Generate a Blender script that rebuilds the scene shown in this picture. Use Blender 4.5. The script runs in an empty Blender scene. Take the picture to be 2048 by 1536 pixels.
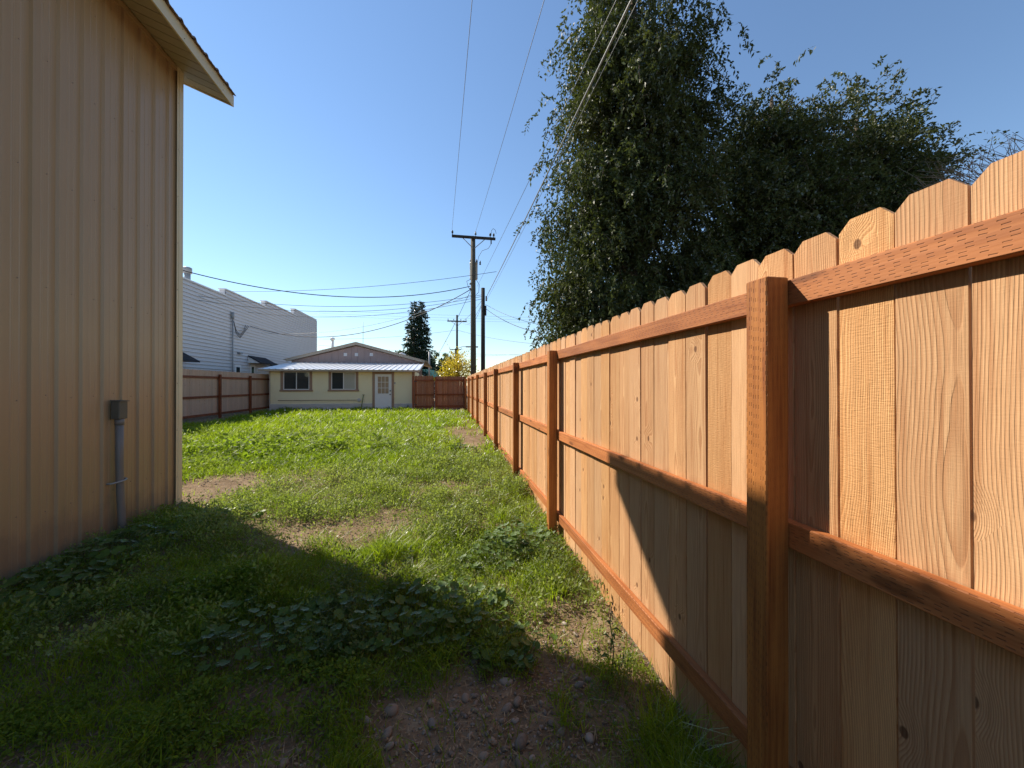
import bpy, math, random
import numpy as np
from mathutils import Vector, Matrix
random.seed(7); RNG = np.random.default_rng(11)
R = math.radians
scene = bpy.context.scene
C = scene.collection

# ---------------------------------------------------------------- camera, sky, sun, exposure
YAW, PITCH, HC, F = R(10.26), R(0.23), 1.66, 740.0
cam = bpy.data.cameras.new('camera'); cam_o = bpy.data.objects.new('camera', cam); C.objects.link(cam_o)
cam.sensor_width = 36.0; cam.lens = F / 2048 * 36; cam.clip_start = 0.02; cam.clip_end = 8000
cam_o.location = (0, 0, HC); cam_o.rotation_euler = (R(90) + PITCH, 0, -YAW)
scene.camera = cam_o
TO_SUN = Vector((-1.0, 0.83, 1.125)).normalized()
SUN_EL = math.asin(TO_SUN.z); SUN_AZ = math.atan2(TO_SUN.x, TO_SUN.y)
world = bpy.data.worlds.new('World'); scene.world = world; world.use_nodes = True
wn = world.node_tree; bg = wn.nodes['Background']; bg.inputs['Strength'].default_value = 0.106
sky = wn.nodes.new('ShaderNodeTexSky'); sky.sky_type = 'NISHITA'; sky.sun_disc = False
sky.sun_elevation = SUN_EL; sky.sun_rotation = SUN_AZ
sky.altitude = 800; sky.air_density = 1.4; sky.dust_density = 0.0; sky.ozone_density = 4.5
wn.links.new(sky.outputs[0], bg.inputs[0])
sun = bpy.data.lights.new('sun', 'SUN'); sun.energy = 5.0; sun.angle = R(0.53); sun.color = (1.0, 0.90, 0.76)
sun_o = bpy.data.objects.new('sun', sun); C.objects.link(sun_o)
sun_o.rotation_euler = TO_SUN.to_track_quat('Z', 'Y').to_euler(); sun_o.location = (-20, 17, 25)
vs = scene.view_settings; vs.view_transform = 'Standard'; vs.look = 'None'; vs.gamma = 1.0; vs.use_curve_mapping = False
vs.exposure = 0.72
scene.render.resolution_x = 1024; scene.render.resolution_y = 768

CA, SA = math.cos(YAW), math.sin(YAW)
def cray(px, py):                       # direction through a photograph pixel (2048 wide), depth 1
    a = (px - 1024) / F; b = -(py - 771) / F
    return Vector((a * CA + SA, CA - a * SA, b))
def at_depth(px, py, d): return Vector((0, 0, HC)) + cray(px, py) * d
def at_y(px, py, Y): r = cray(px, py); return Vector((0, 0, HC)) + r * (Y / r.y)
def at_x(px, py, X): r = cray(px, py); return Vector((0, 0, HC)) + r * (X / r.x)

# ---------------------------------------------------------------- helpers
def tag(o, label=None, cat=None, group=None, kind=None):
    if label: o['label'] = label
    if cat: o['category'] = cat
    if group: o['group'] = group
    if kind: o['kind'] = kind
    return o
def thing(name, label, cat, loc=(0, 0, 0), group=None, rz=0):
    o = bpy.data.objects.new(name, None); C.objects.link(o); o.location = loc; o.rotation_euler = (0, 0, rz)
    o.empty_display_size = 0.2
    return tag(o, label, cat, group)
def link(name, me, parent=None, loc=(0, 0, 0), rot=(0, 0, 0), scale=(1, 1, 1)):
    o = bpy.data.objects.new(name, me); C.objects.link(o); o.parent = parent
    o.location = loc; o.rotation_euler = rot; o.scale = scale
    return o
class MB:
    def __init__(s): s.v = []; s.f = []; s.smooth = []
    def poly(s, pts, faces, smooth=False):
        b = len(s.v); s.v += [tuple(p) for p in pts]; s.f += [tuple(b + i for i in f) for f in faces]
        s.smooth += [smooth] * len(faces); return s
    def box(s, x0, x1, y0, y1, z0, z1):
        p = [(x0,y0,z0),(x1,y0,z0),(x1,y1,z0),(x0,y1,z0),(x0,y0,z1),(x1,y0,z1),(x1,y1,z1),(x0,y1,z1)]
        return s.poly(p, [(0,3,2,1),(4,5,6,7),(0,1,5,4),(1,2,6,5),(2,3,7,6),(3,0,4,7)])
    def bevbox(s, x0, x1, y0, y1, z0, z1, b):      # box with chamfered long and short edges
        pts = []; 
        for z, e in ((z0, b), (z0 + b, 0), (z1 - b, 0), (z1, b)):
            X0, X1, Y0, Y1 = x0 + e, x1 - e, y0 + e, y1 - e; c = b
            pts += [(X0+c,Y0,z),(X1-c,Y0,z),(X1,Y0+c,z),(X1,Y1-c,z),(X1-c,Y1,z),(X0+c,Y1,z),(X0,Y1-c,z),(X0,Y0+c,z)]
        f = [tuple(reversed(range(8))), tuple(range(24, 32))]
        for k in range(3):
            for i in range(8):
                j = (i + 1) % 8; f.append((k*8+i, k*8+j, k*8+8+j, k*8+8+i))
        return s.poly(pts, f)
    def tube(s, pts, rad, n=8, caps=True, smooth=True):
        pts = [Vector(p) for p in pts]
        if not hasattr(rad, '__len__'): rad = [rad] * len(pts)
        out = []; up = None
        for i, p in enumerate(pts):
            d = (pts[min(i+1, len(pts)-1)] - pts[max(i-1, 0)]).normalized()
            if up is None: up = Vector((0,0,1)) if abs(d.z) < 0.9 else Vector((1,0,0))
            a = d.cross(up)
            if a.length < 1e-5: a = d.orthogonal()
            a.normalize(); b = a.cross(d).normalized(); up = b
            for k in range(n):
                t = 2*math.pi*k/n; out.append(p + (a*math.cos(t) + b*math.sin(t)) * rad[i])
        f = []
        for i in range(len(pts)-1):
            for k in range(n):
                j = (k+1) % n; f.append((i*n+k, i*n+j, (i+1)*n+j, (i+1)*n+k))
        s.poly(out, f, smooth)
        if caps:
            b = len(s.v) - len(out)
            s.f.append(tuple(b + k for k in reversed(range(n)))); s.f.append(tuple(b + (len(pts)-1)*n + k for k in range(n)))
            s.smooth += [False, False]
        return s
    def lathe(s, prof, n=16, origin=(0,0,0)):
        ox, oy, oz = origin; out = []
        for r, z in prof:
            for k in range(n): t = 2*math.pi*k/n; out.append((ox + r*math.cos(t), oy + r*math.sin(t), oz + z))
        f = []
        for i in range(len(prof)-1):
            for k in range(n):
                j = (k+1) % n; f.append((i*n+k, i*n+j, (i+1)*n+j, (i+1)*n+k))
        f.append(tuple(reversed(range(n)))); f.append(tuple((len(prof)-1)*n + k for k in range(n)))
        return s.poly(out, f, True)
    def extr(s, outline, vec):                      # closed outline swept by vec
        n = len(outline); v = Vector(vec); a = [Vector(p) for p in outline]
        pts = a + [p + v for p in a]
        f = [tuple(reversed(range(n))), tuple(range(n, 2*n))] + [(i, (i+1) % n, n + (i+1) % n, n + i) for i in range(n)]
        return s.poly(pts, f)
    def mesh(s, name, mat):
        me = bpy.data.meshes.new(name); me.from_pydata(s.v, [], s.f)
        me.polygons.foreach_set('use_smooth', s.smooth)
        if mat: me.materials.append(mat)
        me.update(); return me
    def build(s, name, mat, parent=None, loc=(0,0,0), rot=(0,0,0)):
        return link(name, s.mesh(name, mat), parent, loc, rot)
def np_mesh(name, verts, faces, mat, tint=None, smooth=False):   # faces (n,k) array
    me = bpy.data.meshes.new(name); nf, k = faces.shape
    me.vertices.add(len(verts)); me.vertices.foreach_set('co', np.ascontiguousarray(verts, np.float32).ravel())
    me.loops.add(nf*k); me.loops.foreach_set('vertex_index', np.ascontiguousarray(faces, np.int32).ravel())
    me.polygons.add(nf); me.polygons.foreach_set('loop_start', np.arange(0, nf*k, k, dtype=np.int32))
    if smooth: me.polygons.foreach_set('use_smooth', np.ones(nf, bool))
    if tint is not None:
        a = me.attributes.new('tint', 'FLOAT', 'FACE'); a.data.foreach_set('value', np.ascontiguousarray(tint, np.float32))
    me.materials.append(mat); me.update(calc_edges=True); me.validate(); return me

def vnoise(x, y, seed=0):
    x = np.asarray(x, float); y = np.asarray(y, float)
    xi = np.floor(x).astype(np.int64); yi = np.floor(y).astype(np.int64); fx = x - xi; fy = y - yi
    fx = fx*fx*(3-2*fx); fy = fy*fy*(3-2*fy)
    def h(a, b):
        n = (a*374761393 + b*668265263 + seed*974711) & 0x7fffffff
        n = ((n ^ (n >> 13)) * 1274126177) & 0x7fffffff
        return ((n ^ (n >> 16)) & 0xffff) / 65535.0
    return (h(xi,yi)*(1-fx)+h(xi+1,yi)*fx)*(1-fy) + (h(xi,yi+1)*(1-fx)+h(xi+1,yi+1)*fx)*fy

# ---------------------------------------------------------------- node helper
class NT:
    def __init__(s, name, rough=0.6, spec=0.3):
        s.m = bpy.data.materials.new(name); s.m.use_nodes = True; s.t = s.m.node_tree
        s.b = s.t.nodes['Principled BSDF']; s.b.inputs['Roughness'].default_value = rough
        s.b.inputs['Specular IOR Level'].default_value = spec
        s.out = s.t.nodes['Material Output']
    def n(s, typ, **kw):
        o = s.t.nodes.new('ShaderNode' + typ)
        for k, v in kw.items(): setattr(o, k, v)
        return o
    def put(s, sock, v):
        if isinstance(v, bpy.types.NodeSocket): s.t.links.new(v, sock)
        elif isinstance(v, (tuple, list)) and len(v) == 3 and sock.type == 'RGBA': sock.default_value = (*v, 1)
        else: sock.default_value = v
    def math(s, op, a, b=0.0, c=0.0, clamp=False):
        o = s.n('Math', operation=op, use_clamp=clamp)
        for i, v in enumerate((a, b, c)): s.put(o.inputs[i], v)
        return o.outputs[0]
    def mix(s, fac, a, b, mode='MIX'):
        o = s.n('Mix', data_type='RGBA', blend_type=mode)
        s.put(o.inputs[0], fac); s.put(o.inputs[6], a); s.put(o.inputs[7], b); return o.outputs[2]
    def ramp(s, fac, stops):
        o = s.n('ValToRGB'); s.put(o.inputs[0], fac); e = o.color_ramp.elements
        while len(e) < len(stops): e.new(0.5)
        for el, (p, c) in zip(e, stops): el.position = p; el.color = (*c, 1) if len(c) == 3 else c
        return o.outputs[0]
    def smooth(s, v, a, b): 
        o = s.n('MapRange', interpolation_type='SMOOTHSTEP'); s.put(o.inputs[0], v); s.put(o.inputs[1], a); s.put(o.inputs[2], b); return o.outputs[0]
    def coord(s, kind='Object'): return s.n('TexCoord').outputs[kind]
    def geopos(s): return s.n('NewGeometry').outputs['Position']
    def sep(s, v): o = s.n('SeparateXYZ'); s.put(o.inputs[0], v); return o.outputs
    def comb(s, x, y, z): 
        o = s.n('CombineXYZ')
        for i, v in enumerate((x, y, z)): s.put(o.inputs[i], v)
        return o.outputs[0]
    def vmath(s, op, a, b):
        o = s.n('VectorMath', operation=op); s.put(o.inputs[0], a); s.put(o.inputs[1], b); return o.outputs[0]
    def noise(s, vec, scale, detail=3, rough=0.55, dist=0.0):
        o = s.n('TexNoise'); s.put(o.inputs['Vector'], vec); s.put(o.inputs['Scale'], scale)
        o.inputs['Detail'].default_value = detail; o.inputs['Roughness'].default_value = rough; o.inputs['Distortion'].default_value = dist
        return o.outputs[0]
    def voro(s, vec, scale, feature='F1', rnd=1.0, out='Distance'):
        o = s.n('TexVoronoi', feature=feature); s.put(o.inputs['Vector'], vec); s.put(o.inputs['Scale'], scale)
        o.inputs['Randomness'].default_value = rnd; return o.outputs[out]
    def rand(s): return s.n('ObjectInfo').outputs['Random']
    def bump(s, h, strength=0.3, dist=0.01, normal=None):
        o = s.n('Bump'); o.inputs['Strength'].default_value = strength; o.inputs['Distance'].default_value = dist
        s.put(o.inputs['Height'], h)
        if normal is not None: s.put(o.inputs['Normal'], normal)
        return o.outputs[0]
    def col(s, v): s.put(s.b.inputs['Base Color'], v); return s
    def nor(s, v): s.put(s.b.inputs['Normal'], v); return s
    def rough(s, v): s.put(s.b.inputs['Roughness'], v); return s
    def val(s, v): o = s.n('Value'); o.outputs[0].default_value = v; return o.outputs[0]

# ---------------------------------------------------------------- materials
def wood_picket(name, light, dark, gray=None, knots=True):
    m = NT(name, 0.75, 0.25); p = m.coord(); rnd = m.rand()
    r2 = m.math('FRACT', m.math('MULTIPLY', rnd, 17.31)); r3 = m.math('FRACT', m.math('MULTIPLY', rnd, 91.7))
    x, y, z = m.sep(p)
    zz = m.math('ADD', z, m.math('MULTIPLY', rnd, 37.0))
    q = m.comb(m.math('ADD', y, m.math('MULTIPLY', r2, 11.0)), 0.0, zz)
    # knots: sparse cells that bend the rings
    kv = m.n('TexVoronoi', feature='F1', voronoi_dimensions='2D'); 
    m.put(kv.inputs['Vector'], m.comb(m.math('MULTIPLY', m.math('ADD', y, m.math('MULTIPLY', r2, 5.0)), 7.0), m.math('MULTIPLY', zz, 4.6), 0.0))
    kv.inputs['Scale'].default_value = 1.0
    kd = kv.outputs['Distance']; kc = m.sep(kv.outputs['Color'])[0]
    has = m.math('GREATER_THAN', kc, 0.89 if knots else 2.0)
    kin = m.math('MULTIPLY', has, m.math('SUBTRACT', 1.0, m.smooth(kd, 0.055, 0.085)))
    kbend = m.math('MULTIPLY', has, m.math('SUBTRACT', 1.0, m.smooth(kd, 0.03, 0.42)))
    n1 = m.noise(m.comb(0.0, 0.0, zz), 0.9, 2); n2 = m.noise(m.comb(m.math('MULTIPLY', y, 6.0), 0.0, m.math('MULTIPLY', zz, 1.6)), 1.0, 3)
    cx = m.math('ADD', m.math('MULTIPLY', m.math('SUBTRACT', r2, 0.5), 0.22), m.math('MULTIPLY', m.math('SUBTRACT', n1, 0.5), 0.10))
    dx = m.math('SUBTRACT', y, cx)
    dy = m.math('ADD', 0.012, m.math('ABSOLUTE', m.math('ADD', m.math('MULTIPLY', m.math('SUBTRACT', n1, 0.5), 0.09), m.math('MULTIPLY', m.math('SUBTRACT', r3, 0.4), 0.1))))
    rr = m.math('SQRT', m.math('ADD', m.math('MULTIPLY', dx, dx), m.math('MULTIPLY', dy, dy)))
    rr = m.math('ADD', rr, m.math('MULTIPLY', m.math('SUBTRACT', n2, 0.5), 0.017))
    rr = m.math('ADD', rr, m.math('MULTIPLY', kbend, 0.03))
    ring = m.math('FRACT', m.math('MULTIPLY', rr, m.math('ADD', 105.0, m.math('MULTIPLY', r3, 110.0))))
    ring = m.math('MULTIPLY', m.smooth(ring, 0.15, 0.9), m.math('SUBTRACT', 1.0, m.smooth(ring, 0.92, 1.0)))
    fine = m.noise(m.comb(m.math('MULTIPLY', y, 260.0), m.math('MULTIPLY', x, 260.0), m.math('MULTIPLY', zz, 5.0)), 1.0, 3)
    blot = m.noise(m.comb(m.math('MULTIPLY', y, 9.0), 0.0, m.math('MULTIPLY', zz, 1.8)), 1.0, 4)
    streak = m.noise(m.comb(m.math('MULTIPLY', y, 55.0), 0.0, m.math('MULTIPLY', zz, 1.2)), 1.0, 2)
    c = m.mix(m.math('MULTIPLY', m.math('MULTIPLY', ring, m.math('ADD', 0.25, m.math('MULTIPLY', m.noise(m.comb(m.math('MULTIPLY', y, 14.0), 0.0, m.math('MULTIPLY', zz, 1.1)), 1.0, 2), 0.6))), 1.0), light, dark)
    c = m.mix(m.math('MULTIPLY', m.smooth(streak, 0.52, 0.74), 0.7), c, dark)
    c = m.mix(m.math('MULTIPLY', m.smooth(blot, 0.35, 0.75), 0.45), c, tuple(0.5*(a+b)*k for a, b, k in zip(light, dark, (0.92, 0.82, 0.7))))
    c = m.mix(m.math('MULTIPLY', m.smooth(fine, 0.4, 0.75), 0.28), c, tuple(a*0.62 for a in dark))
    hs = m.n('HueSaturation'); m.put(hs.inputs['Color'], c)
    m.put(hs.inputs['Value'], m.math('ADD', 0.82, m.math('MULTIPLY', r3, 0.32)))
    m.put(hs.inputs['Saturation'], m.math('ADD', 0.90, m.math('MULTIPLY', r2, 0.12)))
    m.put(hs.inputs['Hue'], m.math('ADD', 0.490, m.math('MULTIPLY', rnd, 0.004)))
    c = hs.outputs[0]
    if gray: c = m.mix(m.math('ADD', 0.35, m.math('MULTIPLY', m.smooth(streak, 0.3, 0.7), 0.35)), c, gray)
    c = m.mix(m.math('MULTIPLY', kin, 0.8), c, (0.09, 0.035, 0.015))
    m.col(c)
    saw = m.noise(m.comb(m.math('MULTIPLY', y, 40.0), 0.0, m.math('MULTIPLY', zz, 230.0)), 1.0, 3)
    h = m.math('ADD', m.math('MULTIPLY', saw, m.math('MULTIPLY', r2, 0.8)), m.math('ADD', m.math('MULTIPLY', fine, 0.9), m.math('MULTIPLY', ring, -0.35)))
    m.nor(m.bump(h, 0.7, 0.004)); return m.m

def wood_incised(name, base, dark, axis):
    """pressure treated timber with rows of incision slots; axis = grain axis of the object"""
    m = NT(name, 0.62, 0.3); p = m.coord(); rnd = m.rand(); X, Y, Z = m.sep(p)
    l = {'y': Y, 'z': Z}[axis]; a, b = {'y': (Z, X), 'z': (Y, X)}[axis]
    off = m.math('MULTIPLY', rnd, 23.0); ll = m.math('ADD', l, off)
    def slots(w):
        w = m.math('ADD', w, m.math('MULTIPLY', m.noise(m.comb(m.math('MULTIPLY', ll, 9.0), m.math('MULTIPLY', w, 15.0), 0.0), 1.0, 2), 0.012)); r = m.math('DIVIDE', w, 0.0098); row = m.math('FLOOR', r); fr = m.math('ABSOLUTE', m.math('SUBTRACT', m.math('FRACT', r), 0.5))
        sh = m.math('MULTIPLY', m.math('FRACT', m.math('MULTIPLY', m.math('SINE', m.math('MULTIPLY', row, 12.9898)), 43.758)), 0.034)
        fl = m.math('ABSOLUTE', m.math('SUBTRACT', m.math('FRACT', m.math('DIVIDE', m.math('ADD', ll, sh), 0.034)), 0.5))
        return m.math('MULTIPLY', m.math('SUBTRACT', 1.0, m.smooth(fr, 0.06, 0.16)), m.math('SUBTRACT', 1.0, m.smooth(fl, 0.17, 0.24)))
    nrm = m.sep(m.n('TexCoord').outputs['Normal'])
    f1 = m.math('GREATER_THAN', m.math('ABSOLUTE', nrm[0]), 0.7)
    sl = m.math('MULTIPLY', slots(a), f1)
    if axis == 'z': sl = m.math('ADD', sl, m.math('MULTIPLY', m.math('MULTIPLY', slots(b), 0.35), m.math('GREATER_THAN', m.math('ABSOLUTE', nrm[1]), 0.7)))
    worn = m.noise(m.comb(m.math('MULTIPLY', ll, 3.0), m.math('MULTIPLY', a, 20.0), b), 1.0, 2)
    sl = m.math('MULTIPLY', sl, m.smooth(worn, 0.30, 0.52))
    g = m.noise(m.comb(m.math('MULTIPLY', a, 70.0), m.math('MULTIPLY', b, 70.0), m.math('MULTIPLY', ll, 2.5)), 1.0, 4)
    bl = m.noise(m.comb(m.math('MULTIPLY', a, 6.0), m.math('MULTIPLY', b, 6.0), m.math('MULTIPLY', ll, 2.2)), 1.0, 4)
    kd = m.voro(m.comb(m.math('MULTIPLY', a, 9.0), m.math('MULTIPLY', b, 3.0), m.math('MULTIPLY', ll, 2.6)), 1.0)
    kn = m.math('SUBTRACT', 1.0, m.smooth(kd, 0.10, 0.2))
    c = m.mix(m.smooth(g, 0.3, 0.72), base, dark)
    c = m.mix(m.math('MULTIPLY', m.smooth(bl, 0.4, 0.7), 0.55), c, tuple(v*1.3 for v in base))
    c = m.mix(m.math('MULTIPLY', m.smooth(m.noise(m.comb(m.math('MULTIPLY', a, 3.0), m.math('MULTIPLY', b, 3.0), m.math('MULTIPLY', ll, 1.1)), 1.0, 5, 0.7), 0.5, 0.75), 0.5), c, tuple(v*0.55 for v in dark))
    hs = m.n('HueSaturation'); m.put(hs.inputs['Color'], c); m.put(hs.inputs['Value'], m.math('ADD', 0.8, m.math('MULTIPLY', rnd, 0.4)))
    c = m.mix(m.math('MULTIPLY', kn, 0.6), hs.outputs[0], tuple(v*0.35 for v in dark))
    c = m.mix(m.math('MULTIPLY', sl, 0.6), c, tuple(v*0.3 for v in dark))
    m.col(c)
    m.nor(m.bump(m.math('SUBTRACT', m.math('MULTIPLY', g, 0.5), m.math('MULTIPLY', sl, 1.3)), 0.6, 0.003)); return m.m

def plain(name, c, rough=0.6, spec=0.3, metal=0.0, var=0.12, scale=6.0, bump=0.0, bscale=60.0, dirt=None):
    m = NT(name, rough, spec); m.b.inputs['Metallic'].default_value = metal; p = m.geopos()
    n = m.noise(p, scale, 4)
    cc = m.mix(n, tuple(v*(1-var) for v in c), tuple(min(1, v*(1+var)) for v in c))
    if dirt: cc = m.mix(m.math('MULTIPLY', m.smooth(m.noise(p, scale*0.45, 5, 0.65), 0.48, 0.75), 0.6), cc, dirt)
    m.col(cc)
    if bump: m.nor(m.bump(m.noise(p, bscale, 3), bump, 0.01))
    return m.m

def leafmat(name, c1, c2, c3, trans=0.5, rough=0.5, patch=0.5, patchscale=0.6, gloss=0.15, glrough=0.35, tcol=1.5):
    m = NT(name); t = m.t; t.nodes.remove(m.b)
    at = m.n('Attribute', attribute_name='tint').outputs['Fac']
    n = m.noise(m.geopos(), patchscale, 3)
    c = m.mix(at, c1, c2); c = m.mix(m.math('MULTIPLY', m.smooth(n, 0.40, 0.68), patch), c, c3)
    d = m.n('BsdfDiffuse'); m.put(d.inputs[0], c)
    tr = m.n('BsdfTranslucent'); m.put(tr.inputs[0], m.mix(1.0, c, (tcol*1.0, tcol*1.05, tcol*0.45), 'MULTIPLY'))
    g = m.n('BsdfGlossy'); m.put(g.inputs[0], (1, 1, 1)); g.inputs['Roughness'].default_value = glrough
    a = m.n('MixShader'); a.inputs[0].default_value = trans; t.links.new(d.outputs[0], a.inputs[1]); t.links.new(tr.outputs[0], a.inputs[2])
    fr = m.n('Fresnel'); fr.inputs[0].default_value = 1.4
    b = m.n('MixShader'); m.put(b.inputs[0], m.math('MULTIPLY', fr.outputs[0], gloss*4)); t.links.new(a.outputs[0], b.inputs[1]); t.links.new(g.outputs[0], b.inputs[2])
    t.links.new(b.outputs[0], m.out.inputs[0]); return m.m

M = {}
M['cedar'] = wood_picket('cedar', (0.64, 0.395, 0.175), (0.37, 0.165, 0.048))
M['cedar_old'] = wood_picket('cedar_old', (0.60, 0.41, 0.27), (0.38, 0.21, 0.12), gray=(0.45, 0.33, 0.255))
M['cedar_red'] = wood_picket('cedar_red', (0.40, 0.20, 0.10), (0.22, 0.09, 0.04))
M['post'] = wood_incised('treated_post', (0.40, 0.155, 0.036), (0.20, 0.060, 0.016), 'z')
M['rail'] = wood_incised('treated_rail', (0.45, 0.17, 0.056), (0.28, 0.088, 0.026), 'y')
M['post_dark'] = wood_incised('treated_post_dark', (0.24, 0.075, 0.03), (0.14, 0.04, 0.018), 'z')
M['shed'] = None
def shed_metal():
    m = NT('tan_sheet_metal', 0.36, 0.5); p = m.geopos(); x, y, z = m.sep(p)
    st = m.noise(m.comb(x, m.math('MULTIPLY', y, 40.0), m.math('MULTIPLY', z, 0.5)), 1.0, 3)
    n = m.noise(p, 1.1, 4); sp = m.noise(p, 90.0, 3)
    c = m.mix(n, (0.33, 0.225, 0.125), (0.375, 0.26, 0.148))
    c = m.mix(m.math('MULTIPLY', m.smooth(st, 0.5, 0.8), 0.35), c, (0.30, 0.20, 0.125))
    c = m.mix(m.math('MULTIPLY', m.smooth(sp, 0.60, 0.75), 0.3), c, (0.25, 0.165, 0.105))
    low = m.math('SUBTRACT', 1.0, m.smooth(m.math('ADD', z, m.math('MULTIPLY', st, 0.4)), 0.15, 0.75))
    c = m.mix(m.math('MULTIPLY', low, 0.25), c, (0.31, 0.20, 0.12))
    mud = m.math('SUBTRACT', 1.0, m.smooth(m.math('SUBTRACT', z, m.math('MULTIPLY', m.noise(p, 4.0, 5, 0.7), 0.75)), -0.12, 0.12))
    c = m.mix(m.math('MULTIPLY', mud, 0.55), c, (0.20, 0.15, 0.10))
    run = m.noise(m.comb(x, m.math('MULTIPLY', y, 16.0), m.math('MULTIPLY', z, 0.35)), 1.0, 4)
    c = m.mix(m.math('MULTIPLY', m.smooth(run, 0.55, 0.75), 0.3), c, (0.27, 0.20, 0.125))
    m.col(c); m.nor(m.bump(m.noise(m.comb(x, m.math('MULTIPLY', y, 2.0), m.math('MULTIPLY', z, 0.8)), 2.5, 2), 0.15, 0.02)); return m.m
M['shed'] = shed_metal()
M['trim'] = plain('cream_trim_metal', (0.60, 0.53, 0.36), 0.45, 0.4, var=0.06, scale=3, dirt=(0.50, 0.42, 0.28))
M['soffit'] = plain('soffit_metal', (0.40, 0.34, 0.24), 0.55, 0.3, var=0.08, scale=2)
M['roofbrown'] = plain('brown_roof_metal', (0.18, 0.13, 0.10), 0.5, 0.4)
M['yellow'] = plain('yellow_paint', (0.88, 0.79, 0.53), 0.7, 0.25, var=0.06, scale=1.2, dirt=(0.74, 0.64, 0.40))
M['tantrim'] = plain('bare_tan_trim', (0.36, 0.24, 0.17), 0.75, 0.2, var=0.2, scale=5, dirt=(0.27, 0.2, 0.16))
M['concrete'] = plain('old_concrete', (0.56, 0.53, 0.50), 0.9, 0.1, var=0.14, scale=1.8, bump=0.3, bscale=30, dirt=(0.34, 0.30, 0.27))
M['galv'] = plain('galvanised_sheet', (0.80, 0.82, 0.84), 0.38, 0.5, metal=0.35, var=0.08, scale=1.4)
M['mauve'] = plain('mauve_boards', (0.43, 0.32, 0.29), 0.75, 0.2, var=0.12, scale=1.6, dirt=(0.31, 0.24, 0.235))
M['fascia'] = plain('pale_fascia', (0.46, 0.40, 0.32), 0.7, 0.2, var=0.1, scale=2)
M['white'] = plain('white_paint', (0.78, 0.78, 0.78), 0.5, 0.3, var=0.04)
M['siding'] = plain('white_lap_siding', (0.62, 0.605, 0.615), 0.65, 0.25, var=0.04, scale=0.8, dirt=(0.64, 0.62, 0.63))
M['shingle'] = plain('dark_shingle', (0.045, 0.045, 0.05), 0.9, 0.1, var=0.3, scale=14, bump=0.4)
M['pole'] = plain('weathered_pole', (0.115, 0.10, 0.075), 0.9, 0.1, var=0.3, scale=7, bump=0.3)
M['poledark'] = plain('creosote_pole', (0.055, 0.048, 0.042), 0.9, 0.1, var=0.3, scale=7, bump=0.3)
M['darkmetal'] = plain('dark_metal', (0.05, 0.05, 0.055), 0.5, 0.4)
M['greymetal'] = plain('grey_metal', (0.30, 0.31, 0.32), 0.45, 0.4, var=0.1)
M['transformer'] = plain('transformer_paint', (0.42, 0.43, 0.40), 0.5, 0.4, var=0.08)
M['conduit'] = plain('grey_conduit', (0.165, 0.152, 0.14), 0.5, 0.4, var=0.12, scale=9)
M['boxmetal'] = plain('olive_box', (0.10, 0.092, 0.072), 0.55, 0.35, var=0.15, scale=12)
M['wire'] = plain('black_wire', (0.03, 0.03, 0.032), 0.6, 0.3)
M['wiregrey'] = plain('grey_wire', (0.16, 0.17, 0.18), 0.5, 0.4)
M['cable'] = plain('pale_cable', (0.30, 0.30, 0.29), 0.5, 0.4)
M['greenroof'] = plain('green_roof', (0.22, 0.50, 0.42), 0.4, 0.4, var=0.05)
M['stone'] = NT('river_stone', 0.8, 0.25)
def stone():
    m = M['stone']; p = m.coord(); r = m.rand(); n = m.noise(m.vmath('ADD', p, m.comb(m.math('MULTIPLY', r, 50), 0.0, 0.0)), 28.0, 5)
    c = m.ramp(r, [(0.0, (0.17, 0.135, 0.10)), (0.35, (0.29, 0.23, 0.165)), (0.6, (0.23, 0.20, 0.165)), (0.8, (0.33, 0.24, 0.155)), (1.0, (0.40, 0.35, 0.29))])
    m.col(m.mix(m.smooth(n, 0.35, 0.7), c, m.mix(0.5, c, (0.16, 0.12, 0.09)))); m.nor(m.bump(n, 0.3, 0.01)); return m.m
M['stone'] = stone()
def glassmat():
    m = NT('window_glass', 0.06, 0.6); m.col((0.035, 0.042, 0.045)); m.nor(m.bump(m.noise(m.geopos(), 1.2, 2), 0.08, 0.1)); return m.m
M['glass'] = glassmat()
M['curtain'] = plain('pale_blind', (0.42, 0.41, 0.36), 0.35, 0.5, var=0.15, scale=2)
M['lites'] = plain('door_lites', (0.33, 0.26, 0.19), 0.15, 0.5, var=0.35, scale=5)
M['straw'] = leafmat('dry_straw', (0.34, 0.25, 0.14), (0.48, 0.38, 0.24), (0.25, 0.17, 0.10), 0.15, gloss=0.03)
M['chip'] = leafmat('wood_chip', (0.20, 0.125, 0.065), (0.36, 0.26, 0.15), (0.13, 0.08, 0.045), 0.0, gloss=0.02)
M['pebble'] = leafmat('pebble', (0.11, 0.085, 0.065), (0.36, 0.31, 0.26), (0.17, 0.13, 0.10), 0.0, gloss=0.02)
M['grass'] = leafmat('grass_blade', (0.150, 0.205, 0.014), (0.255, 0.330, 0.024), (0.095, 0.155, 0.014), 0.55, patch=0.7, patchscale=0.8, gloss=0.03, glrough=0.55, tcol=1.75)
M['weed'] = leafmat('low_weed_leaf', (0.085, 0.135, 0.018), (0.185, 0.255, 0.030), (0.22, 0.30, 0.028), 0.5, patchscale=0.7, gloss=0.035, glrough=0.55, tcol=1.7)
M['weed2'] = leafmat('upright_weed_leaf', (0.080, 0.115, 0.034), (0.130, 0.175, 0.055), (0.095, 0.150, 0.036), 0.45, patchscale=1.5, gloss=0.05, glrough=0.5)
M['feather'] = leafmat('feathery_weed', (0.19, 0.235, 0.075), (0.28, 0.33, 0.115), (0.17, 0.24, 0.05), 0.5, patchscale=0.8, gloss=0.06)
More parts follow.
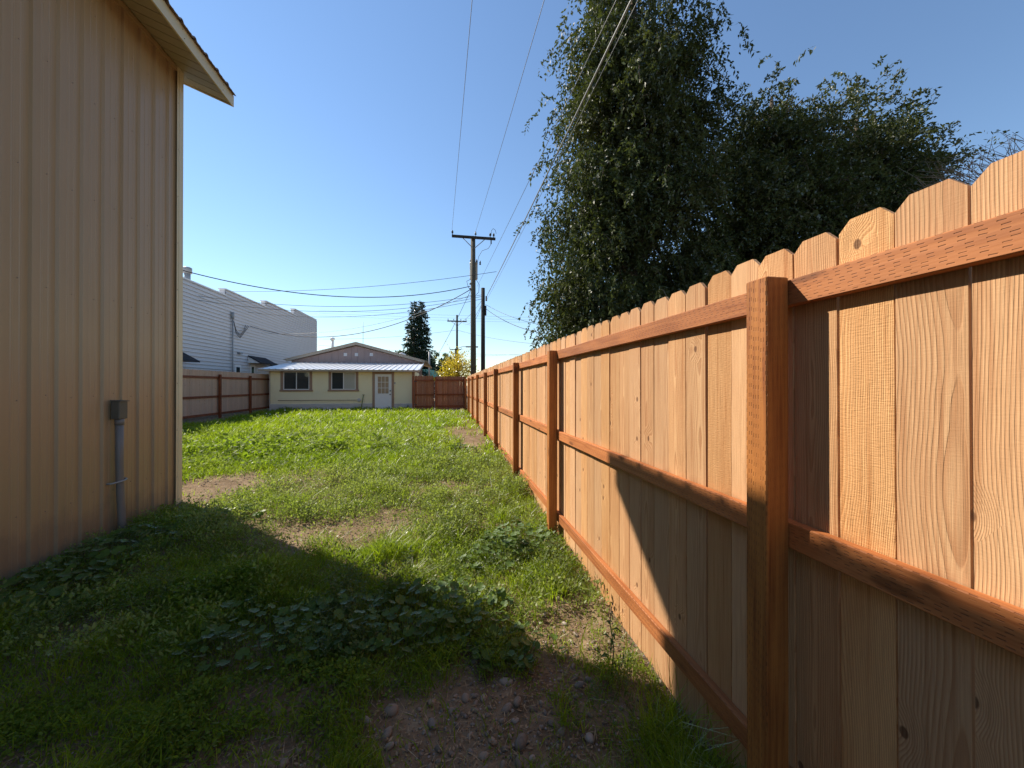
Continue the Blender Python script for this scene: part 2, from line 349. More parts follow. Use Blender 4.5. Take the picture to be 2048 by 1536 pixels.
M['mallow'] = leafmat('mallow_leaf', (0.070, 0.125, 0.028), (0.115, 0.185, 0.042), (0.115, 0.185, 0.03), 0.42, patchscale=3.0, gloss=0.10, glrough=0.5)
M['stemgreen'] = plain('green_stem', (0.10, 0.15, 0.05), 0.6, 0.3)
M['elm'] = leafmat('elm_leaf', (0.040, 0.054, 0.019), (0.072, 0.088, 0.032), (0.088, 0.096, 0.040), 0.30, patchscale=0.5, gloss=0.02, glrough=0.6, tcol=1.25)
M['spruce'] = leafmat('spruce_needles', (0.018, 0.036, 0.022), (0.035, 0.06, 0.035), (0.03, 0.05, 0.03), 0.12, gloss=0.05)
M['farleaf'] = leafmat('far_leaf', (0.045, 0.075, 0.045), (0.08, 0.115, 0.06), (0.06, 0.1, 0.06), 0.3, gloss=0.06)
M['gold'] = leafmat('yellow_leaf', (0.40, 0.27, 0.03), (0.52, 0.40, 0.07), (0.20, 0.22, 0.04), 0.5, patch=0.55, patchscale=1.4, gloss=0.05)
M['bark'] = plain('elm_bark', (0.085, 0.068, 0.052), 0.95, 0.1, var=0.3, scale=9, bump=0.5, bscale=25)
M['deadtwig'] = plain('dead_twig', (0.20, 0.16, 0.13), 0.9, 0.1, var=0.2, scale=9)
M['puff'] = plain('dandelion_puff', (0.8, 0.8, 0.78), 0.9, 0.1)

def dirtmat():
    m = NT('bare_soil', 0.95, 0.1); p = m.geopos()
    n1 = m.noise(p, 0.9, 5); n2 = m.noise(p, 7.0, 6, 0.65); n3 = m.noise(p, 60.0, 4, 0.7)
    c = m.ramp(n2, [(0.25, (0.070, 0.045, 0.025)), (0.5, (0.175, 0.120, 0.070)), (0.75, (0.32, 0.235, 0.145))])
    c = m.mix(m.math('MULTIPLY', m.smooth(n1, 0.42, 0.62), 0.5), c, (0.30, 0.22, 0.135))
    vd = m.n('TexVoronoi', feature='F1'); m.put(vd.inputs['Vector'], p); vd.inputs['Scale'].default_value = 42.0
    peb = m.math('MULTIPLY', m.math('SUBTRACT', 1.0, m.smooth(vd.outputs['Distance'], 0.22, 0.36)), m.math('GREATER_THAN', m.sep(vd.outputs['Color'])[0], 0.62))
    c = m.mix(m.math('MULTIPLY', peb, 0.75), c, m.mix(m.sep(vd.outputs['Color'])[1], (0.22, 0.19, 0.17), (0.44, 0.39, 0.34)))
    c = m.mix(m.math('MULTIPLY', m.smooth(n3, 0.5, 0.8), 0.45), c, (0.07, 0.05, 0.04)); m.col(c)
    m.nor(m.bump(m.math('ADD', m.math('MULTIPLY', n2, 1.0), m.math('ADD', m.math('MULTIPLY', n3, 0.4), m.math('MULTIPLY', peb, 0.5))), 0.8, 0.02)); return m.m
M['dirt'] = dirtmat()

# ---------------------------------------------------------------- ground
def gz(x, y):
    x = np.asarray(x, float); y = np.asarray(y, float)
    b = np.interp(y, [-5, 2.2, 3.8, 5.8, 8.5, 12, 20, 30], [0, 0, 0.035, 0.13, 0.17, 0.235, 0.30, 0.30])
    inner = np.clip((x + 30) / 10, 0, 1) * np.clip((30 - x) / 10, 0, 1)
    return b + inner*((vnoise(x*0.9+5, y*0.9, 1)-0.5)*0.07 + (vnoise(x*3.1, y*3.1, 2)-0.5)*0.035 + (vnoise(x*9, y*9, 3)-0.5)*0.012)
def ground():
    ax = np.concatenate([[-4000,-1200,-400,-150,-70,-40,-26,-18,-14,-12], np.arange(-10.5, 2.6, 0.075), [3,4,6,9,14,24,45,100,400,1500,4000]])
    ay = np.concatenate([[-4000,-1000,-300,-80,-30,-12,-6,-3], np.arange(-1.5, 9, 0.065), np.arange(9, 24, 0.16), [25,28,34,45,70,120,300,900,2500,5000]])
    X, Y = np.meshgrid(ax, ay); Z = gz(X, Y); nx, ny = len(ax), len(ay)
    v = np.stack([X.ravel(), Y.ravel(), Z.ravel()], 1)
    i = (np.arange(ny-1)[:, None]*nx + np.arange(nx-1)[None]).ravel()
    f = np.stack([i, i+1, i+nx+1, i+nx], 1)
    tag(link('ground', np_mesh('ground', v, f, M['dirt'], smooth=True)), kind='structure')
ground()

# ---------------------------------------------------------------- fences
def picket_mesh(name, h, w, mat, t=0.016):
    e = 0.032; hw = w/2
    o = [(0,-hw,0),(0,hw,0),(0,hw,h-e*1.05),(0,hw-e,h),(0,-hw+e,h),(0,-hw,h-e*1.05)]
    return MB().extr(o, (t,0,0)).mesh(name, mat)
def picket_variants(h, w, mat, n=5): return [picket_mesh('picket', h, w*random.uniform(0.985, 1.0), mat) for _ in range(n)]
PX, PP = 1.2, 0.1476                                 # picket face and pitch
POSTS = [-1.25, 1.128, 3.80, 5.84, 8.21, 10.4, 12.95, 15.3, 17.8, 20.25]
def right_fence():
    t = thing('wooden_fence', 'long sunlit cedar privacy fence with dog-eared pickets and stained posts', 'fence', (PX, 0, 0))
    vs_ = picket_variants(2.15, PP-0.004, M['cedar'])
    y = 0.652 - PP*14; k = 0
    while y < 20.3:
        yc = y + PP/2; g = float(gz(PX, yc))
        z0 = max(0.045, g - 0.03)*1.0
        o = link('picket', random.choice(vs_), t, (random.uniform(0, 0.0035), yc, 2.156 - 2.15 + random.uniform(-0.007, 0.007)),
                 (random.uniform(-0.0025, 0.0025), random.uniform(-0.003, 0.003), random.uniform(-0.012, 0.012)))
        y += PP; k += 1
    for i, py in enumerate(POSTS):
        s = 0.0445; g = float(gz(PX, py))
        b = MB().bevbox(-s, s, -s, s, -0.35 + g, 2.035 + random.uniform(-0.012, 0.012), 0.004)
        b.build('post', M['post'], t, (-0.127 + s, py, 0), (random.uniform(-.003,.003), random.uniform(-.003,.003), 0))
    for a, b_ in zip(POSTS[:-1], POSTS[1:]):
        L = b_ - a; mid = (a + b_)/2
        zb = np.interp([a, b_], [4, 20], [0.321, 0.46])
        for zt0, zt1 in ((2.023, 2.023 + random.uniform(-.008, .012)), (1.19, 1.19 + random.uniform(-.01, .01)), zb):
            ang = math.atan2(zt1 - zt0, L)
            MB().bevbox(-0.0375, -0.0005, -L/2 + 0.0015, L/2 - 0.0015, -0.089, 0, 0.003).build('rail', M['rail'], t, (0, mid, (zt0+zt1)/2), (ang, 0, 0))
right_fence()

def back_rail(t, mat, x0, x1, z, y=-0.020, d=0.0375): MB().bevbox(x0, x1, y-d/2, y+d/2, z-0.089, z, 0.003).build('rail', mat, t)
def cross_fence():
    # closed panel and gate between the house and the long fence, facing the camera (local x along the fence, pickets behind rails)
    Y = 20.75; g = float(gz(0, Y))
    pm = picket_variants(1.80, 0.14, M['cedar_red'], 4)
    xs0, xs1, xs2 = -1.72, -0.50, 1.02
    t = thing('fence_panel', 'short red-brown fence panel between the gate and the long fence', 'fence panel', (0, Y, 0))
    x = xs1 + 0.10
    while x < xs2 + 0.05:
        link('picket', random.choice(pm), t, (x, 0.002 + random.uniform(0,.003), 2.17-1.80), (0, 0, math.pi/2)); x += 0.1425
    for z in (2.00, 1.21, 0.57): back_rail(t, M['post_dark'], xs1+0.046, xs2, z)
    for px in (xs1, xs2 + 0.045):
        MB().bevbox(-.0445,.0445,-.0445,.0445,-0.3+g,2.15,.004).build('post', M['post_dark'], t, (px, -0.06, 0))
    q = thing('wooden_gate', 'red-brown picket gate beside the yellow house wall', 'gate', (0, Y, 0))
    x = xs0 + 0.17
    while x < xs1 - 0.09:
        link('picket', random.choice(pm), q, (x, 0.002 + random.uniform(0,.003), 2.19-1.80), (0, 0, math.pi/2)); x += 0.1425
    for z in (1.98, 1.20, 0.56): back_rail(q, M['post_dark'], xs0+0.09, xs1-0.075, z)
    for xx in (xs0+0.11, xs1-0.1): MB().bevbox(xx-.02, xx+.02, -.075,-.040, 0.47, 1.98, .003).build('gate_stile', M['post_dark'], q)
    MB().box(xs1-.11, xs1-.05, -.09,-.076, 1.0, 1.05).build('latch', M['darkmetal'], q)
    MB().box(xs1-.11, xs1-.05, -.09,-.076, 0.93, 0.97).build('latch_plate', M['white'], q)
    for z in (0.62, 1.88): MB().box(xs0+0.06, xs0+0.22, -.087,-.076, z-.02, z+.02).build('hinge', M['darkmetal'], q)
    for px, in ((xs0+0.02,),):
        MB().bevbox(-.0445,.0445,-.0445,.0445,-0.3+g,2.18,.004).build('gate_post', M['post_dark'], q, (px, -0.06, 0))
cross_fence()

LX = -9.5
def left_fence():
    t = thing('wooden_fence', 'shaded weathered fence with dark red rails in front of the white building', 'fence', (LX, 0, 0))
    pm = picket_variants(1.86, 0.14, M['cedar_old'], 4)
    y = 12.0
    while y < 22.35:
        o = link('picket', random.choice(pm), t, (-0.016 - random.uniform(0,.003), y, 0.42 + random.uniform(-.006,.006)), (0, 0, random.uniform(-.01,.01))); y += 0.143
    ps = [12.9, 15.25, 17.7, 20.2, 22.4]
    for py in ps:
        MB().bevbox(-.0445,.0445,-.0445,.0445,-0.05,2.13,.004).build('post', M['post_dark'], t, (0.0835, py, 0))
    ps = [12.0] + ps
    for a, b in zip(ps[:-1], ps[1:]):
        for z in (2.04, 1.24, 0.52):
            MB().bevbox(0.0005, 0.0375, a+.0015, b-.0015, z-.089, z, .003).build('rail', M['post_dark'], t)
left_fence()

# ---------------------------------------------------------------- metal shed on the left
SX, SY1, SEAVE = -3.52, 5.70, 5.90
def shed():
    t = thing('metal_shed', 'tall tan ribbed metal shed with cream corner trim and overhanging eave', 'shed', (SX, 0, 0))
    RB = 0.2286
    def profile(n):       # (y, x) ribs: trapezoid major rib plus two small minor ribs
        p = []
        for i in range(n):
            b = i*RB
            p += [(b, 0), (b+0.004, 0.0)] if i == 0 else []
            for y, x in ((0.0, 0.0), (0.012, 0.022), (0.036, 0.022), (0.056, 0.0), (0.100, 0.0), (0.106, 0.0035), (0.118, 0.0035), (0.124, 0), (0.164, 0), (0.170, 0.0035), (0.182, 0.0035), (0.188, 0)):
                if i == 0 and y == 0: continue
                p.append((b + y, x))
        p.append((n*RB, 0.0)); return p
    pr = profile(4); mb = MB(); H = SEAVE + 0.1
    pts = [(x, y, -0.1) for y, x in pr] + [(x, y, H) for y, x in pr]; n = len(pr)
    mb.poly(pts, [(i, i+1, n+i+1, n+i) for i in range(n-1)])
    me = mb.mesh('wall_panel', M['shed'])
    y = SY1 - 0.02
    k = 0
    while y > -4.5:
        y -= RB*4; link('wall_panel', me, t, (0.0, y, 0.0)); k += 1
    yn = y
    # closed box body behind the sheets (far and back walls)
    W = 8.0; ridge = SEAVE + W/2*0.38
    MB().extr([(-W, SY1-0.06, -0.1), (-0.03, SY1-0.06, -0.1), (-0.03, SY1-0.06, SEAVE), (-W/2, SY1-0.06, ridge-0.1), (-W, SY1-0.06, SEAVE)], (0, 0.045, 0)).build('gable_wall', M['shed'], t)
    MB().extr([(-W, yn, -0.1), (-0.03, yn, -0.1), (-0.03, yn, SEAVE), (-W/2, yn, ridge-0.1), (-W, yn, SEAVE)], (0, 0.045, 0)).build('gable_wall', M['shed'], t)
    MB().box(-W-0.04, -W, yn, SY1, -0.1, SEAVE).build('wall', M['shed'], t)
    # corner trim: two flanges and a raised bead
    MB().extr([(0.0300,SY1-.105,0.05),(0.0300,SY1+.012,0.05),(-.10,SY1+.012,0.05),(-.10,SY1+.009,0.05),(0.0275,SY1+.009,0.05),(0.0275,SY1-.105,0.05)], (0,0,SEAVE-.02)).build('corner_trim', M['trim'], t)
    MB().box(0.0303, 0.0337, SY1-.07, SY1-.035, 0.05, SEAVE-.04).build('trim_bead', M['trim'], t)
    # roof: two slopes, ribbed along the slope; eave overhang o and gable overhang g
    o, g, p = 0.50, 0.27, 0.38; YE = SY1 + g; Y0 = yn - g
    def slope(sgn, name_extra=None):
        prs = profile(4); n = len(prs); x0 = o; z0 = SEAVE - o*p + 0.16; x1 = -W/2; z1 = ridge + 0.16
        mb = MB(); pts = []
        for (xx, zz) in ((x0 + 0.04, z0 - 0.04*p), (x1, z1)):
            for y_, h in prs: pts.append((xx, y_, zz + h*1.2))
        for (xx, zz) in ((x0 + 0.04, z0 - 0.04*p - 0.008), (x1, z1 - 0.008)):
            for y_, h in prs: pts.append((xx, y_, zz + h*1.2))
        f = [(i, i+1, n+i+1, n+i) for i in range(n-1)] + [(2*n+i+1, 2*n+i, 3*n+i, 3*n+i+1) for i in range(n-1)] + [(i+1, i, 2*n+i, 2*n+i+1) for i in range(n-1)]
        mb.poly(pts, f); return mb.mesh('roof_panel', M['roofbrown'])
    rm = slope(1); y = YE
    while y > Y0 + 0.1:
        y -= RB*4; link('roof_panel', rm, t, (0, y, 0)); link('roof_panel', rm, t, (-W, y + RB*4, 0), (0, 0, math.pi))
    Y0 = y
    for s in (1, -1):
        X = lambda v: v if s > 0 else -W - v
        zo = SEAVE - o*p
        # soffit boards: narrow ribbed strips following the pitch
        y = Y0 + 0.03; L = 0.16; cell = []
        while y < YE - 0.04:
            e = min(y + L - 0.012, YE - 0.03)
            a = [(X(0.03), y, SEAVE - 0.03*p), (X(0.03), e, SEAVE - 0.03*p), (X(o-0.02), e, zo + 0.02*p), (X(o-0.02), y, zo + 0.02*p)]
            MB().extr(a if s < 0 else list(reversed(a)), (0, 0, 0.012)).build('soffit_panel', M['soffit'], t); y += L
        MB().extr([(X(o-0.02), Y0, zo-.012), (X(o), Y0, zo-.012), (X(o), Y0, zo+.15), (X(o-0.02), Y0, zo+.15)], (0, YE-Y0, 0)).build('fascia', M['trim'], t)
        # rake trim at both ends
        for yy in (YE, Y0 - 0.02):
            MB().extr([(X(o), yy, zo-.012), (X(o), yy, zo+.15), (-W/2, yy, ridge+.15), (-W/2, yy, ridge-.02)], (0, 0.02, 0)).build('rake_trim', M['trim'], t)
        # gable overhang soffit
        for y0_, y1_ in ((SY1-.01, YE-.001), (Y0+.001, yn)):
            MB().extr([(X(0.028), y0_, SEAVE-.028*p), (X(0.028), y0_, SEAVE-.028*p+.012), (-W/2, y0_, ridge+.012), (-W/2, y0_, ridge)], (0, y1_-y0_, 0)).build('gable_soffit', M['soffit'], t)
    MB().box(-0.005, 0.0290, yn, SY1-.106, SEAVE-.075, SEAVE-.022).build('eave_trim', M['shed'], t)
    scr = MB().lathe([(0.005, 0), (0.005, 0.003), (0.003, 0.005)], 6).mesh('screw', M['roofbrown'])
    for zz in (0.55, 1.55, 2.55, 3.55, 4.55, 5.4):
        for i in range(22):
            yy = SY1 - 0.02 - RB*i - 0.105 + 0.03
            link('screw', scr, t, (0.0002, yy, zz + random.uniform(-.03, .03)), (0, math.pi/2, 0))
    for i in range(9): link('screw', scr, t, (0.0302, SY1-0.09, 0.45 + i*0.62), (0, math.pi/2, 0))
    y = YE - 0.25
    while y > 0:
        for dz in (0.03, 0.11): link('screw', scr, t, (o + 0.0002, y + random.uniform(-.05,.05), SEAVE - o*p + dz), (0, math.pi/2, 0))
        y -= 0.8
shed()
def conduit():
    t = thing('electrical_conduit', 'bent grey conduit pipe with small metal box strapped to shed wall', 'conduit', (SX + 0.02, 4.68, 0))
    g = float(gz(SX, 4.7))
    MB().tube([(0.060, 0.030, g-0.1), (0.056, 0.022, g+0.15), (0.050, 0.010, g+0.45), (0.047, 0.0, g+0.8), (0.047, 0.0, 1.30)], 0.033, 14).build('pipe', M['conduit'], t)
    MB().tube([(0.047, 0.0, 1.235), (0.047, 0, 1.30)], 0.038, 14).build('coupling', M['conduit'], t)
    MB().bevbox(0.006, 0.085, -0.055, 0.055, 1.30, 1.495, 0.006).build('junction_box', M['boxmetal'], t)
    MB().extr([(0.006,-.06,1.495),(0.10,-.06,1.487),(0.10,.06,1.487),(0.006,.06,1.495)], (0,0,0.008)).build('box_lid', M['boxmetal'], t)
    MB().tube([(0.0,-.09,0.62),(0.04,-.075,0.622),(0.078,-.03,0.63),(0.086,0.02,0.635),(0.07,0.065,0.64),(0.02,0.09,0.645),(0.0,0.10,0.645)], 0.009, 6).build('strap', M['greymetal'], t)
conduit()

# ---------------------------------------------------------------- yellow house
HY = 21.75; HX0, HX1 = -9.2, -1.72
def house():
    t = thing('yellow_house', 'low yellow lap-sided house with metal lean-to roof and mauve gable', 'house', (0, HY, 0))
    g = 0.28; zf = 0.66; ze = 2.46                      # ground, foundation top, wall top
    # openings (pixel measured): windows and door in metres along X
    W1 = (-8.62, -7.15); W2 = (-6.22, -4.78); DR = (-3.86, -2.96); ZW0, ZW1 = 1.43, 2.40
    step = 0.11
    def lap(x0, x1, z0, z1, nm='siding'):
        mb = MB(); z = z0
        while z < z1 - 1e-4:
            e = min(z + step, z1)
            mb.extr([(x0, -0.030, z), (x0, 0.0, z), (x0, 0.0, e), (x0, -0.012, e)], (x1-x0, 0, 0)); z += step
        return mb.build(nm, M['yellow'], t)
    lap(HX0, W1[0], zf, ze); lap(W1[0], W1[1], zf, ZW0); lap(W1[1], W2[0], zf, ze); lap(W2[0], W2[1], zf, ZW0); lap(W2[1], DR[0]-.06, zf, ze)
    MB().box(DR[1]+.06, HX1, -0.02, 0, zf-.02, ze).build('plain_panel', M['yellow'], t)
    MB().box(HX0, HX1, 0.001, 0.15, -0.2, ze).build('wall', M['yellow'], t)
    MB().box(HX0, HX0+.15, 0.15, 9.0, -0.2, ze).build('wall', M['yellow'], t); MB().box(HX1-.15, HX1, 0.15, 9.0, -0.2, ze).build('wall', M['yellow'], t)
    MB().bevbox(HX0-.01, DR[0]-.06, -0.055, 0.0, -0.2, zf, .01).build('foundation', M['concrete'], t)
    MB().bevbox(DR[1]+.06, HX1+.01, -0.05, 0.0, -0.2, zf-.02, .01).build('foundation', M['concrete'], t)
    MB().bevbox(DR[0]-.15, DR[1]+.15, -0.35, -0.056, -0.1, g+.02, .015).build('door_step', M['concrete'], t)
    # corner boards
    MB().box(HX0-.02, HX0+.03, -.036, -.031, zf, ze).build('corner_board', M['fascia'], t)
    MB().box(HX1-.13, HX1+.02, -.045, -.021, 0.2, ze).build('corner_board', M['tantrim'], t)
    for i, (a, b) in enumerate((W1, W2)):
        w = MB().box(a, b, -.033, -.002, ZW0, ZW1).build('window', M['tantrim'], t)      # recess backing
        tr = MB()
        for args in ((a-.05, a+.09, ZW0, ZW1), (b-.09, b+.05, ZW0, ZW1)): tr.box(args[0], args[1], -.055, -.0335, args[2], args[3])
        tr.box(a-.05, b+.05, -.055, -.0335, ZW1, ZW1+.055); tr.build('casing', M['tantrim'], w)
        MB().bevbox(a-.09, b+.09, -.085, -.0335, ZW0-.09, ZW0, .006).build('sill', M['tantrim'], w)
        fr = MB(); A, B = a+.092, b-.092; m = (A+B)/2
        for x0, x1, z0, z1 in ((A, A+.035, ZW0+.01, ZW1-.01), (B-.035, B, ZW0+.01, ZW1-.01), (m-.022, m+.022, ZW0+.01, ZW1-.01)): fr.box(x0, x1, -.052, -.0335, z0, z1)
        for z0, z1 in ((ZW0+.005, ZW0+.04), (ZW1-.035, ZW1-.005)): fr.box(A+.0355, m-.0225, -.05, -.0335, z0, z1); fr.box(m+.0225, B-.0355, -.05, -.0335, z0, z1)
        fr.build('frame', M['white'], w)
        MB().box(A+.036, m-.023, -.042, -.0335, ZW0+.041, ZW1-.036).build('pane', M['glass'], w)
        MB().box(m+.023, B-.036, -.042, -.0335, ZW0+.041, ZW1-.036).build('pane', M['glass'] if i == 0 else M['curtain'], w)
    # door
    dz0, dz1 = g+.03, 2.30
    d = MB().bevbox(DR[0]+.0, DR[1]-.0, -.052, -.02, dz0, dz1, .006).build('door', M['white'], t)
    cs = MB(); cs.box(DR[0]-.13, DR[0]-.002, -.06, -.0, 0.2, 2.42); cs.box(DR[1]+.002, DR[1]+.13, -.06, -.0, 0.2, 2.42); cs.box(DR[0]-.002, DR[1]+.002, -.06, -.0, dz1+.004, 2.42); cs.build('door_casing', M['tantrim'], d)
    lx0, lx1, lz0, lz1 = DR[0]+.15, DR[1]-.15, 1.20, 2.17
    lf = MB(); lf.box(lx0-.045, lx0, -.058, -.053, lz0-.045, lz1+.045); lf.box(lx1, lx1+.045, -.058, -.053, lz0-.045, lz1+.045)
    lf.box(lx0, lx1, -.058, -.053, lz0-.045, lz0); lf.box(lx0, lx1, -.058, -.053, lz1, lz1+.045); lf.build('lite_frame', M['white'], d)
    cw, ch = (lx1-lx0)/3, (lz1-lz0)/3
    for i in range(3):
        for j in range(3):
            MB().box(lx0+i*cw+.012, lx0+(i+1)*cw-.012, -.0562, -.0526, lz0+j*ch+.012, lz0+(j+1)*ch-.012).build('pane', M['lites'], d)
    pn = MB(); pn.box(DR[0]+.15, DR[1]-.15, -.0555, -.0526, 0.42, 1.02); pn.build('raised_panel', M['white'], d)
    for z in (1.36, 1.16): MB().lathe([(0.035,0),(0.03,0.03),(0.036,0.05),(0.02,0.065)], 10).build('handle' if z < 1.3 else 'deadbolt', M['darkmetal'], d, (DR[1]-.07, -.0525, z), (math.pi/2, 0, 0))
    MB().box(DR[0], DR[1], -.07, -.053, g+.0, dz0-.002).build('threshold', M['darkmetal'], d)
    # lean-to roof in ribbed sheets
    ex0, ex1 = HX0-.42, HX1+.32; ye0, ye1 = -0.45, 4.0; z0, z1 = 2.52, 3.14
    pw = (ex1-ex0)/9; mb = MB(); pr = []
    for i in range(3):
        b = i*pw/3
        for x, h in ((0, 0), (pw/3-.075, 0), (pw/3-.055, .035), (pw/3-.02, .035), (pw/3, 0)):
            if i and x == 0: continue
            pr.append((b+x, h))
    n = len(pr); pts = [(x, ye0, z0+h) for x, h in pr] + [(x, ye1, z1+h) for x, h in pr] + [(x, ye0, z0+h-.006) for x, h in pr] + [(x, ye1, z1+h-.006) for x, h in pr]
    mb.poly(pts, [(i, i+1, n+i+1, n+i) for i in range(n-1)] + [(2*n+i+1, 2*n+i, 3*n+i, 3*n+i+1) for i in range(n-1)] + [(i+1, i, 2*n+i, 2*n+i+1) for i in range(n-1)])
    me = mb.mesh('roof_panel', M['galv'])
    for i in range(9): link('roof_panel', me, t, (ex0+i*pw, 0, 0))
    MB().box(ex0+.02, ex1-.02, ye0+.03, ye0+.06, z0-.10, z0-.012).build('fascia', M['fascia'], t)
    for x in (ex0+.02, ex1-.05):
        MB().extr([(x, ye0+.061, z0-.11), (x, ye0+.061, z0-.01), (x, ye1, z1-.012), (x, ye1, z1-.13)], (.03, 0, 0)).build('rake_board', M['fascia'], t)
    MB().extr([(ex0+.06, ye0+.07, z0-.09), (ex0+.06, ye1, z1-.09), (ex0+.06, ye1, z1-.11), (ex0+.06, ye0+.07, z0-.11)], (ex1-ex0-.12, 0, 0)).build('soffit', M['tantrim'], t)
    for x in (HX0, HX1-.15): MB().extr([(x, 0.15, 2.455), (x, ye1, 2.455), (x, ye1, z1-.12), (x, 0.15, z0+.08-.12)], (.149, 0, 0)).build('side_infill', M['tantrim'], t)
    # main gable behind
    gx0, gx1, ga, gy = -9.9, -1.35, 4.28, ye1; gm = -5.72
    bw = 0.40; x = gx0 + .25
    def ztop(x): return z1 + .05 + (ga - z1 - .05) * (1 - abs(x-gm)/((gm-gx0) if x < gm else (gx1-gm)))
    while x < gx1 - .3:
        e = min(x + bw - .018, gx1 - .25)
        o_ = [(x, gy+.03, z1-.3), (e, gy+.03, z1-.3), (e, gy+.03, ztop(e)-.02)] + ([(gm, gy+.03, ga-.02)] if x < gm < e else []) + [(x, gy+.03, ztop(x)-.02)]
        MB().extr(list(reversed(o_)), (0, .03, 0)).build('gable_board', M['mauve'], t); x += bw
    MB().extr([(gx0+.2, gy+.061, 0), (gx1-.2, gy+.061, 0), (gx1-.2, gy+.061, z1), (gm, gy+.061, ga-.05), (gx0+.2, gy+.061, z1)], (0, .1, 0)).build('gable_wall', M['mauve'], t)
    for sx0, sx1 in ((gx0, gm), (gx1, gm)):
        s = 1 if sx1 > sx0 else -1
        MB().extr([(sx0, gy-.22, z1+.04), (sx1, gy-.22, ga+.04), (sx1, gy-.22, ga+.20), (sx0, gy-.22, z1+.20)][::s], (0, .03, 0)).build('rake_board', M['fascia'], t)
        MB().extr([(sx0-.15*s, gy-.26, z1+.201-.05), (sx1, gy-.26, ga+.202), (sx1, gy-.26, ga+.225), (sx0-.15*s, gy-.26, z1+.225-.05)][::s], (0, 10.5, 0)).build('roof', M['fascia'], t)
        MB().extr([(sx0, gy-.18, z1+.05), (sx1, gy-.18, ga+.05), (sx1, gy-.18, ga+.07), (sx0, gy-.18, z1+.07)][::s], (0, .2, 0)).build('soffit', M['tantrim'], t)
    for px in (690.5, 712.7, 742.5):
        p = at_y(px, 709, HY + gy)
        v = MB().box(p.x-.10, p.x+.10, gy+.004, gy+.029, p.z-.10, p.z+.10).build('gable_vent', M['white'], t)
        MB().box(p.x-.085, p.x+.085, gy-.04, gy+.0035, p.z+.02, p.z+.09).build('vent_hood', M['white'], v)
    # roof pipes
    p = at_y(665, 700, HY+7); MB().tube([(p.x, 7, p.z-.6), (p.x, 7, p.z+.75)], .09, 10).build('flue_pipe', M['white'], t); MB().lathe([(.16,0),(.17,.12),(.05,.2)], 10).build('flue_cap', M['white'], t, (p.x, 7, p.z+.72))
    p = at_y(726, 690, HY+8); MB().tube([(p.x, 8, p.z-.4), (p.x, 8, p.z+1.75)], .016, 6).build('antenna_mast', M['greymetal'], t)
    p = at_y(797, 716, HY+6.5); MB().tube([(p.x, 6.5, p.z-.4), (p.x, 6.5, p.z+.1), (p.x+.05, 6.5, p.z+.24), (p.x+.22, 6.5, p.z+.32), (p.x+.42, 6.5, p.z+.24), (p.x+.46, 6.5, p.z+.1)], .10, 10).build('vent_duct', M['white'], t)
    # fittings on the wall
    p = at_y(790, 767, HY); bl = MB().bevbox(p.x-.035, p.x+.035, -.07, -.0205, p.z-.06, p.z+.06, .008).build('wall_light', M['white'], t); MB().bevbox(p.x-.036, p.x+.036, -.085, -.0705, p.z+.0, p.z+.055, .006).build('light_head', M['darkmetal'], bl)
    p = at_y(816, 812, HY); fa = MB().tube([(p.x, -.051, p.z), (p.x, -.14, p.z), (p.x, -.16, p.z-.06)], .022, 8).build('faucet', M['darkmetal'], t); MB().lathe([(.05,0),(.05,.02)], 8).build('faucet_wheel', M['darkmetal'], fa, (p.x, -.13, p.z+.02))
house()
def house_extras():
    p0 = at_y(556, 801, HY-.07); p1 = at_y(715, 802, HY-.07)
    t = thing('long_pole', 'long thin rod with round head fixed low along the yellow wall', 'rod', (p0.x, HY-.085, p0.z))
    L = p1.x - p0.x
    MB().tube([(0,0,0),(L,0,-.01)], .014, 8).build('shaft', M['tantrim'], t)
    MB().lathe([(.05,-.03),(.10,-.02),(.10,.02),(.05,.03)], 14).build('round_head', M['concrete'], t, (L+.09,0,-.01), (math.pi/2,0,0))
    p = at_y(722, 818, HY-.3); q = at_y(727, 789, HY-.06)
    s = thing('garden_stake', 'thin green stake leaning on the yellow wall beside the door', 'stake', (p.x, HY-.3, p.z-.02))
    MB().tube([(0,0,-.05),(q.x-p.x, .235, q.z-p.z)], .022, 8).build('shaft', M['stemgreen'], s); MB().tube([(q.x-p.x-.05, .235, q.z-p.z),(q.x-p.x+.05, .235, q.z-p.z)], .016, 6).build('grip', M['darkmetal'], s)
house_extras()

